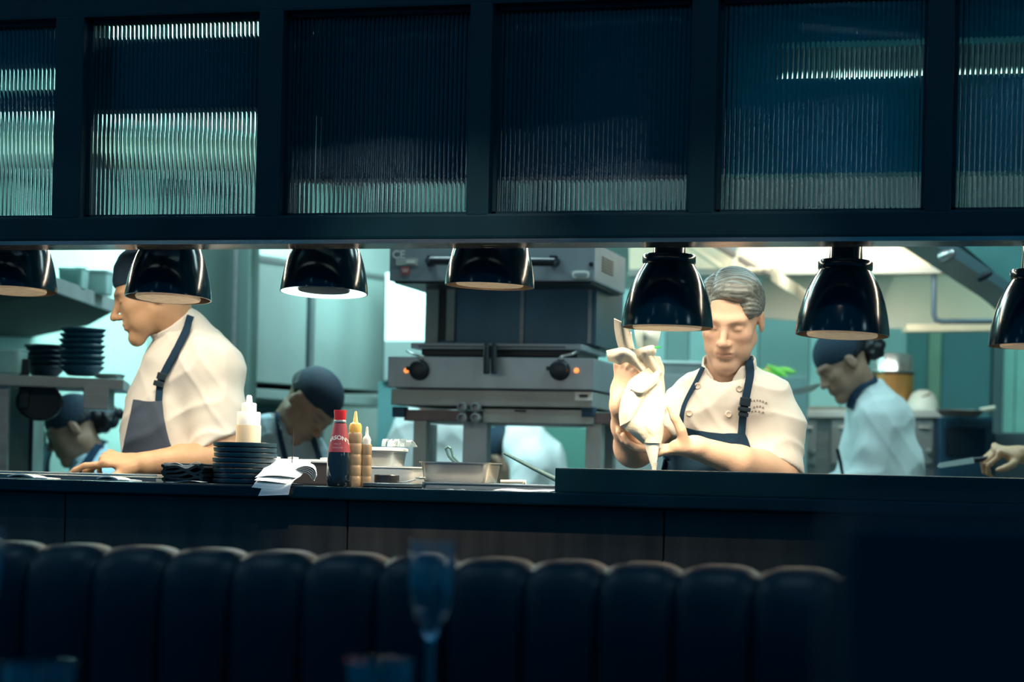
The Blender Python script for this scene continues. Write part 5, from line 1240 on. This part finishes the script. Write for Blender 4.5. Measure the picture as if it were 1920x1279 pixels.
flap([[(1180, 735, f0-.012), (1200, 742, f0-.018), (1218, 730, f0-.012), (1238, 712, f0+.004)], [(1184, 728, f0-.022), (1202, 734, f0-.030), (1217, 722, f0-.024), (1236, 702, f0-.004)], [(1190, 716, f0-.010), (1204, 718, f0-.020), (1216, 708, f0-.018), (1232, 694, f0-.004)]], 'cloth_fold')
flap([[(1164, 798, f0+.014), (1186, 785, f0+.002), (1200, 765, f0+.0)], [(1182, 812, f0+.02), (1196, 805, f0+.008), (1206, 790, f0+.004)], [(1207, 832, f0+.034), (1210, 826, f0+.022), (1214, 815, f0+.014)]], 'cloth_fold')
flap([[(1152, 597, OF-.02), (1166, 604, OF-.035), (1180, 615, OF-.03)], [(1154, 622, OF-.01), (1168, 628, OF-.035), (1184, 636, OF-.025)], [(1160, 648, OF+.0), (1172, 652, OF-.03), (1186, 658, OF-.03)], [(1170, 672, OF+.02), (1180, 676, OF-.01), (1192, 684, OF-.02)]], 'cloth_flap')
flap([[(1138, 658, OF-.03), (1152, 655, OF-.05), (1168, 653, OF-.06), (1182, 658, OF-.06), (1194, 668, OF-.05), (1210, 692, OF-.05)], [(1140, 668, OF-.04), (1154, 668, OF-.065), (1168, 665, OF-.075), (1180, 668, OF-.07), (1192, 678, OF-.065), (1206, 694, OF-.06)], [(1141, 676, OF-.02), (1152, 679, OF-.04), (1162, 683, OF-.05), (1174, 678, OF-.055), (1188, 684, OF-.05), (1202, 696, OF-.05)]], 'cloth_flap')
flap([[(1184, 622, OF+.02), (1183, 640, OF-.01), (1190, 654, OF-.04), (1206, 652, OF-.055), (1222, 648, OF-.045), (1229, 652, OF-.02)], [(1186, 636, OF+.02), (1188, 652, OF-.01), (1196, 664, OF-.045), (1208, 664, OF-.065), (1222, 658, OF-.055), (1228, 662, OF-.03)], [(1192, 660, OF+.02), (1196, 672, OF-.01), (1203, 680, OF-.04), (1210, 678, OF-.055), (1218, 668, OF-.05), (1222, 668, OF-.03)]], 'cloth_flap')
flap([[(1206, 676, OF-.05), (1214, 668, OF-.06), (1222, 668, OF-.05)], [(1214, 690, OF-.04), (1224, 684, OF-.055), (1230, 680, OF-.04)], [(1226, 704, OF-.03), (1236, 700, OF-.04), (1241, 700, OF-.02)]], 'cloth_fold')
FILM = mat('bluish_bag_film', (.75, .92, .92), .3, trans=.3, var=.08)
flap([[(1190, 612, OF+.02), (1204, 608, OF-.01), (1222, 612, OF-.01), (1238, 622, OF+.01)], [(1192, 630, OF+.01), (1206, 628, OF-.025), (1222, 632, OF-.022), (1234, 638, OF)], [(1196, 650, OF+.01), (1206, 652, OF-.02), (1218, 650, OF-.018), (1230, 652, OF)]], 'plastic_collar', m=FILM)
flap([[(1227, 651, OF-.045), (1239, 649, OF-.045)], [(1228, 654, OF-.046), (1238, 653, OF-.046)]], 'green_mark', 4, 6, m=mat('bright_green_mark', (.05, .85, .18), .5))

# ---------------------------------------------------------------- chef in the navy cap
F = Fig('person', 'man in navy skull cap, white jacket and apron working at the left', 'person', 330, 5.5); P = F.P
pit, yaw = .34, .12
fw = V(-math.cos(yaw)*math.cos(pit), -math.sin(yaw)*math.cos(pit), -math.sin(pit)); HR = basis(fw, V(-.1, 0, 1)); HO = P(284, 552, .0); hs = .985
body = S(.02); head_prims(body, HR, HO, hs)
body.u(fr(HR, HO, ell((0,-.05,-.02), (.055,.05,.06)), hs), .03)
nb = P(352, 640, .04); body.u(cap(P(312, 590, .0), nb, .052, .062), .02)
hip = P(345, 1020, .06)
body.u(cap(P(352, 700, .06), hip, .09, .09), .03)
shN = P(392, 690, -.07); elN = P(420, 856, -.10); wrN = P(268, 868, -.20)
body.u(cap(shN, elN, .05, .045), .02).u(cap(elN, P(340, 861, -.15), .044, .036), .02).u(cap(P(340, 861, -.15), wrN, .036, .026), .012)
hand_prims(body, P(262, 868, -.20), nrm(V(-.96, -.12, .10)), nrm(V(.10, -.42, .90)), -1, [(.18,.42,.22), (.62,.85,.45), (.72,.9,.5), (.75,.9,.5)], 1.02, .07, thumb=[(.75,.6,-.35), (.85,.3,-.45), (.9,.1,-.4)])
shF = P(318, 700, .20); elF = P(310, 850, .20); body.u(cap(shF, elF, .05, .045), .02).u(cap(elF, P(250, 935, .05), .042, .028), .02)
hand_prims(body, P(245, 938, .04), nrm(V(-.95, -.3, -.05)), nrm(V(0, -.2, 1)), 1, [(.3,.4,.3)]*4)
for h, k, r in F.legs(hip, (hip[0], hip[1])): body.u(cap(h, k, r, r*.8), .02)
lo, hi = bbox(P(150, 470), P(460, 470), P(330, 1000), m=.10); lo[1] = -.42; hi[1] = .36; lo[2] = .06
mesh_sdf(body, 'body', .0042, SKIN, F.root, head_color(HR, HO, hs, SK_TAN, (.50, .22, .17), (.07, .05, .04), cheek=(.66, .38, .24)), lo, hi)
cap_ = S(.012)
cap_.u(fr(HR, HO, ell((0, -.016, .045), (.0815, .103, .088)), hs)).u(fr(HR, HO, ell((0, -.018, .080), (.070, .088, .058)), hs)).cut(fr(HR, HO, lambda p: .034-p[:, 2]+.10*p[:, 1], hs), .003)
cap_.disp = lambda p: -.0008*wav(p, (50, 30, 160), 1.0, 0, (3, 8, 2), 4)
mesh_sdf(cap_, 'skull_cap', .0035, CAPM, F.root, None, HO-.18, HO+.2)
# cropped hair below the cap
ch = S(.01); ch.u(fr(HR, HO, ell((0, -.020, .030), (.0775, .097, .085)), hs)).cut(fr(HR, HO, lambda p: p[:, 2]-.045, hs)).cut(fr(HR, HO, lambda p: -p[:, 2]-.005-.1*p[:, 1], hs)).sub(fr(HR, HO, lambda p: .004-p[:, 1] if False else np.maximum(-.02-p[:, 1], -1), hs), .004)
mesh_sdf(ch, 'cropped_hair', .0035, mat('cropped_dark_hair', (.03, .03, .03), .7, var=.3), F.root, None, HO-.18, HO+.2)
jk = S(.03)
jk.u(cap(P(352, 625, .03), P(352, 665, .04), .062, .090), .04)
jk.u(ecap(P(346, 700, .06), P(332, 800, .055), (0,1,0), .108, .150, .132, .15), .05).u(ecap(P(332, 800, .055), P(328, 1020, .06), (0,1,0), .134, .15), .05)
jk.u(cap(P(372, 672, .02), P(392, 692, -.05), .075, .078), .05)
jk.u(cap(P(392, 692, -.05), P(408, 770, -.08), .074, .066), .05).u(cap(P(408, 770, -.08), P(410, 850, -.10), .064, .060), .03)
jk.u(cap(P(325, 690, .16), P(312, 790, .17), .065, .06), .04)
jk.cut(lambda p: np.where((p[:, 1] < .02) & (p[:, 2] < P(380, 780)[2]), (p-P(398, 838, -.1))@nrm(V(.50, -.15, -.85)), -1.), .004)
jk.cut(lambda p: P(0, 1015)[2]-p[:, 2])
jk.sub(cap(P(412, 815, -.09), P(404, 885, -.11), .044, .052), .004).sub(cap(P(300, 585, .0), P(350, 640, .035), .050, .062), .005)
jk.disp = jacket_disp(4.1, .0062)
jlo, jhi = bbox(P(225, 600), P(470, 600), P(330, 1020), m=.05); jlo[1] = -.24; jhi[1] = .34
mesh_sdf(jk, 'chef_jacket', .0045, CLOTHW, F.root, None, jlo, jhi)
co = S(.006); a_, b_ = P(322, 606, .012), P(350, 645, .035)
ax = nrm(a_-b_); co.u(cap(a_, b_, .064, .076)).sub(cap(a_+ax*.05, b_-ax*.03, .056, .067), .003).cut(lambda p: (p-a_)@ax-.010).cut(lambda p: -(p-b_)@ax-.02)
mesh_sdf(co, 'collar', .003, CLOTHW, F.root, None, a_-.14, a_+.14)
F.cloth(jk, [[(252, 750), (270, 752), (288, 753), (304, 752)], [(246, 778), (266, 782), (288, 785), (308, 785)], [(238, 815), (262, 822), (290, 828), (318, 828)], [(230, 862), (260, 868), (296, 872), (334, 872)], [(226, 980), (262, 985), (300, 985), (345, 985)]], 40, 30, 'apron_bib', mat('blue_grey_apron', (.06, .09, .14), .85, var=.15, bump=.08, bscale=220), .004, .006)
both = Both(jk, co)
F.ribbon(both, [(358, 592), (347, 622), (328, 660), (312, 690), (301, 715), (297, 752)], 6.5, 40, 'apron_strap', APRON, .003, .007)
bk = F.drape(jk, [301], [713], .012)[0]
q = MB(); q.box((0, 0, .010), (.024, .008, .018), bev=.003).box((-.002, -.003, -.010), (.026, .008, .014), bev=.003); o = q.build('buckle', MATS['dark_buckle'], F.root); o.location = bk; o.rotation_euler = (0, .25, 0)

# ---------------------------------------------------------------- a quick builder for the people further back
def curls(R, o, sc, c, r, n, seed, parent, name='hair_bun', small=.017):
    s_ = S(.008); rr = random.Random(seed); c = np.array(c, float); s_.u(fr(R, o, ell(c, (r*.9,)*3), sc))
    for _ in range(n):
        v = nrm([rr.gauss(0, 1) for _ in range(3)]); s_.u(fr(R, o, ell(c+v*r*rr.uniform(.75, 1.08), (small*rr.uniform(.6, 1.2),)*3), sc), .005)
    m0 = o+R@(c*sc); return mesh_sdf(s_, name, .0045, HAIRD, parent, None, m0-r*1.6-.02, m0+r*1.6+.02)
def cook(name, label, px, d, ho, fwd, up, hs, skin, neck, torso, arms, cloth, capspec, bun=None, straps=(), bib=None, seed=1, female=True, hoff=0, group=None, hands=(), collar_=None, h=.0065):
    F = Fig(name, label, 'person', px, d, group); P = F.P; R = basis(fwd, up); HO = P(*ho, hoff)
    b = S(.02); head_prims(b, R, HO, hs, female); nk0, nk1 = P(*neck[0]), P(*neck[1]); b.u(cap(HO+R@V(0,-.02,-.05), nk1, .050, .058), .03)
    hip = P(*torso[-1][:3]); hip[2] = min(max(hip[2], .88), 1.0); jk = S(.04)
    pts = [P(*t[:3]) for t in torso]; 
    for i in range(len(pts)-1):
        a, c = torso[i], torso[i+1]; jk.u(ecap(pts[i], pts[i+1], (0,1,0), a[3], a[4], c[3], c[4]), .05); b.u(cap(pts[i], pts[i+1], a[3]*.7, c[3]*.7), .03)
    b.u(cap(pts[-1], hip, .10, .10), .04); jk.u(ecap(pts[-1], hip, (0,1,0), torso[-1][3], torso[-1][4]), .05)
    jk.u(cap(nk1, pts[0], .075, .10), .04)
    for i, arm in enumerate(arms):
        A = [P(*q) for q in arm[:3]]; b.u(cap(A[0], A[1], .045, .042), .02).u(cap(A[1], A[2], .040, .026), .02); jk.u(cap(A[0], A[1], .070, .060), .045)
        if arm[3] == 'long': jk.u(cap(A[1], A[1]+(A[2]-A[1])*.85, .056, .046), .03)
        hd_ = nrm(A[2]-A[1]); hand_prims(b, A[2], hd_, nrm(V(.1, -.4, 1)-hd_*hd_[2]), 1 if i else -1, [(.4,.6,.4)]*4 if not hands else [(.85,1.1,.7), (.9,1.2,.8), (.95,1.2,.8), (1.0,1.2,.8)])
    for hh, k, r in F.legs(hip, (hip[0], hip[1])): b.u(cap(hh, k, r, r*.8), .02)
    allp = [HO, hip]+pts+[P(*q) for arm in arms for q in arm[:3]]; lo, hi = bbox(*allp, m=.24); lo[2] = .06
    mesh_sdf(b, 'body', h, SKIN, F.root, head_color(R, HO, hs, skin, np.array(skin)*V(.85,.6,.6), np.array(skin)*.3), lo, hi)
    jk.sub(cap(HO+R@V(0,-.02,-.05), nk1, .056, .062), .006); jk.disp = jacket_disp(seed, .0065); jk.cut(lambda p: hip[2]-.1-p[:, 2])
    mesh_sdf(jk, 'chef_jacket', h, cloth, F.root, None, lo, hi)
    if collar_:
        a_, b_ = P(*collar_[0]), P(*collar_[1]); ax = nrm(a_-b_); co = S(.006); co.u(cap(a_, b_, .062, .074)).sub(cap(a_+ax*.05, b_-ax*.03, .054, .064), .003).cut(lambda p: (p-a_)@ax-.008).cut(lambda p: -(p-b_)@ax-.02)
        mesh_sdf(co, 'collar', .005, cloth, F.root, None, a_-.15, a_+.15)
    if capspec:
        z0, sl, top = capspec; c_ = S(.012); c_.u(fr(R, HO, ell((0, -.016, .042), (.081, .102, .088)), hs)); 
        c_.cut(fr(R, HO, lambda p: z0-p[:, 2]+sl*p[:, 1], hs), .003)
        if top: c_.cut(fr(R, HO, lambda p: p[:, 2]-top-sl*p[:, 1], hs), .003)
        mesh_sdf(c_, 'skull_cap' if not top else 'headband', .0045, CAPM, F.root, None, HO-.18, HO+.2)
        hr_ = S(.01); hr_.u(fr(R, HO, ell((0, -.022, .034), (.0785, .100, .088)), hs)).cut(fr(R, HO, lambda p: p[:, 1]-.018-.5*np.maximum(p[:, 2]-.02, 0), hs)).cut(fr(R, HO, lambda p: -p[:, 2]-.012-.25*p[:, 1], hs)).sub(fr(R, HO, lambda p: np.maximum(np.abs(p[:, 1]+.004)-.022, p[:, 2]-.028), hs), .004)
        mesh_sdf(hr_, 'hair', .0045, HAIRD, F.root, None, HO-.18, HO+.2)
    if bun:
        for k, (c, r, n, sm) in enumerate(bun): curls(R, HO, hs, c, r, n, seed+k, F.root, 'hair_bun' if k == 0 else 'curl', sm)
    for line, w_, m_ in straps: F.ribbon(jk, line, w_, 24, 'apron_strap', m_, .004, .008)
    if bib: F.cloth(jk, bib, 24, 20, 'apron_bib', APRON, .004, .008)
    return F, jk

# woman on the right
cook('person', 'woman in navy headband with curly bun and pale jacket, seen in profile at the right', 1640, 7.2, (1580, 683), V(-.80, -.16, -.56), V(-.5, 0, .85), .95, SK_DK,
     ((1590, 710, 0), (1622, 742, .03)), [(1652, 790, .02, .095, .13), (1664, 870, .02, .108, .14), (1668, 960, .03, .11, .14), (1670, 1010, .03, .12, .14)],
     [((1650, 785, -.09), (1628, 905, -.10), (1545, 930, -.16), 'long'), ((1625, 790, .14), (1600, 900, .14), (1540, 930, .06), 'long')], CLOTHT,
     (.012, .12, None), [((.0, -.112, -.004), .050, 80, .014), ((.0, -.095, .045), .032, 24, .013)], [([(1644, 708), (1618, 722), (1600, 745), (1592, 765)], 6, APRON)], None, 2.2, collar_=((1612, 728, .02), (1632, 752, .03)))
# small tool in her pocket
t = thing('pocket_thermometer', 'slim dark probe thermometer clipped at the side of the woman in the headband', 'thermometer', W(1576, 868, 7.0)); q = MB(); q.tube([(-.012, 0, .045), (.0, 0, .0), (.020, 0, -.10)], [.006, .006, .004], 8); q.build('probe', BLACKM, t, True)
# woman low on the left
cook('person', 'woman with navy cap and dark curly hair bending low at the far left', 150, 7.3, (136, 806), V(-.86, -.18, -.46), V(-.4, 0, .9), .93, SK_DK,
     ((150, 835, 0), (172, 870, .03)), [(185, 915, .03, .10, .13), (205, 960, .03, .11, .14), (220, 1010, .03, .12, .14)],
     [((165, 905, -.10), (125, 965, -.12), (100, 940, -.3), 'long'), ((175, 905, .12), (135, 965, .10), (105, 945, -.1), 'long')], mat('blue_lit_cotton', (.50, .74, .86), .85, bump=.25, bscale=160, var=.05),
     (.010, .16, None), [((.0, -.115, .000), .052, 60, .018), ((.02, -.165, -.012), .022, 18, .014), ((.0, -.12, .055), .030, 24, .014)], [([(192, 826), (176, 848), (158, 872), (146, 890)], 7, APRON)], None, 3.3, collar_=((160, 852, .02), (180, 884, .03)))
# bending man in the middle
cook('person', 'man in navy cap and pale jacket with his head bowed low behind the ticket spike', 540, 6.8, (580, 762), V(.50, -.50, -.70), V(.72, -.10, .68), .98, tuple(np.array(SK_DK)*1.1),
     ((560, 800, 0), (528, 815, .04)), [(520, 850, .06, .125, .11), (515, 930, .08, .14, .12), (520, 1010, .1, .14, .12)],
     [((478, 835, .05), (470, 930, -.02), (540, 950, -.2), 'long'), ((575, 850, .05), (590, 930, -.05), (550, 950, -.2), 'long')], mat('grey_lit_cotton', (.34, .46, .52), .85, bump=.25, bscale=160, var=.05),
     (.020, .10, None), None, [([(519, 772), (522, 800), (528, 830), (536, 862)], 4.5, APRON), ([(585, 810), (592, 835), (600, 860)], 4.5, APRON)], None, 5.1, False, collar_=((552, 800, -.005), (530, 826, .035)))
# two backs seen through the grill stand
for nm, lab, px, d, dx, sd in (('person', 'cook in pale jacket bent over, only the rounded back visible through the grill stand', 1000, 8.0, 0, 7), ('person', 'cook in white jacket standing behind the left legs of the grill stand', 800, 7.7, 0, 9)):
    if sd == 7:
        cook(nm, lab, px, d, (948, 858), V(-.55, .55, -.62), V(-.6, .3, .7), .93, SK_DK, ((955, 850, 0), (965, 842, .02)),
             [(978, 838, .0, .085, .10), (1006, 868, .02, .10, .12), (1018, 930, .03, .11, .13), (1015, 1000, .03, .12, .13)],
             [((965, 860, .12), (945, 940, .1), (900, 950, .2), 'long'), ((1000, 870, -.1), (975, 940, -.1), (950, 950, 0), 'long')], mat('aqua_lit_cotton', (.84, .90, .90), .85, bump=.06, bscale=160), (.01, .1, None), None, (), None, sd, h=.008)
    else:
        cook(nm, lab, px, d, (815, 745), V(.1, .97, -.2), V(0, .2, 1), .95, SK_DK, ((812, 765, 0), (808, 785, .0)),
             [(808, 815, .0, .125, .10), (806, 880, .02, .145, .12), (806, 1000, .03, .14, .12)],
             [((770, 815, .0), (752, 890, -.02), (760, 960, .15), 'long'), ((850, 815, .0), (858, 890, -.02), (850, 960, .15), 'long')], MATS['aqua_lit_cotton'], (.01, .1, None), None, (), None, sd, h=.008)
# person off to the right whose arm reaches in with a knife
F, _ = cook('person', 'person beyond the right edge, only the bare forearm and hand in view', 2080, 6.6, (2080, 640), V(-.9, -.2, -.35), V(-.3, 0, .95), .98, SK_TAN,
     ((2085, 670, 0), (2100, 700, .03)), [(2110, 760, .04, .12, .15), (2115, 880, .04, .13, .15), (2115, 1000, .04, .13, .15)],
     [((2100, 765, -.08), (2050, 878, -.12), (1912, 852, -.20), 'short'), ((2090, 765, .2), (2070, 900, .2), (1990, 930, .1), 'short')], CLOTHW, (.01, .1, None), None, (), None, 6.2, False, hands=(1,), h=.006)
kp = F.P(1838, 860, -.20)+F.o*0
t = thing('knife', 'long pale-bladed knife held out by the hand at the right edge', 'knife', F.o, YAW)
a, b, c = F.P(1868, 858, -.225), F.P(1826, 863, -.235), F.P(1762, 872, -.24); u = nrm(c-b)
q = MB(); q.tube([a, b], .008, 10); q.build('handle', BLACKM, t, True)
nn = nrm(np.cross(u, V(0,1,0))); q = MB(); q.prism([b+nn*.009, b-nn*.009, c-nn*.006, c+u*.008+nn*.004, c+nn*.009], (0, .0025, 0)); q.build('blade', mat('pale_blade', (.60, .80, .78), .3, .2), t)
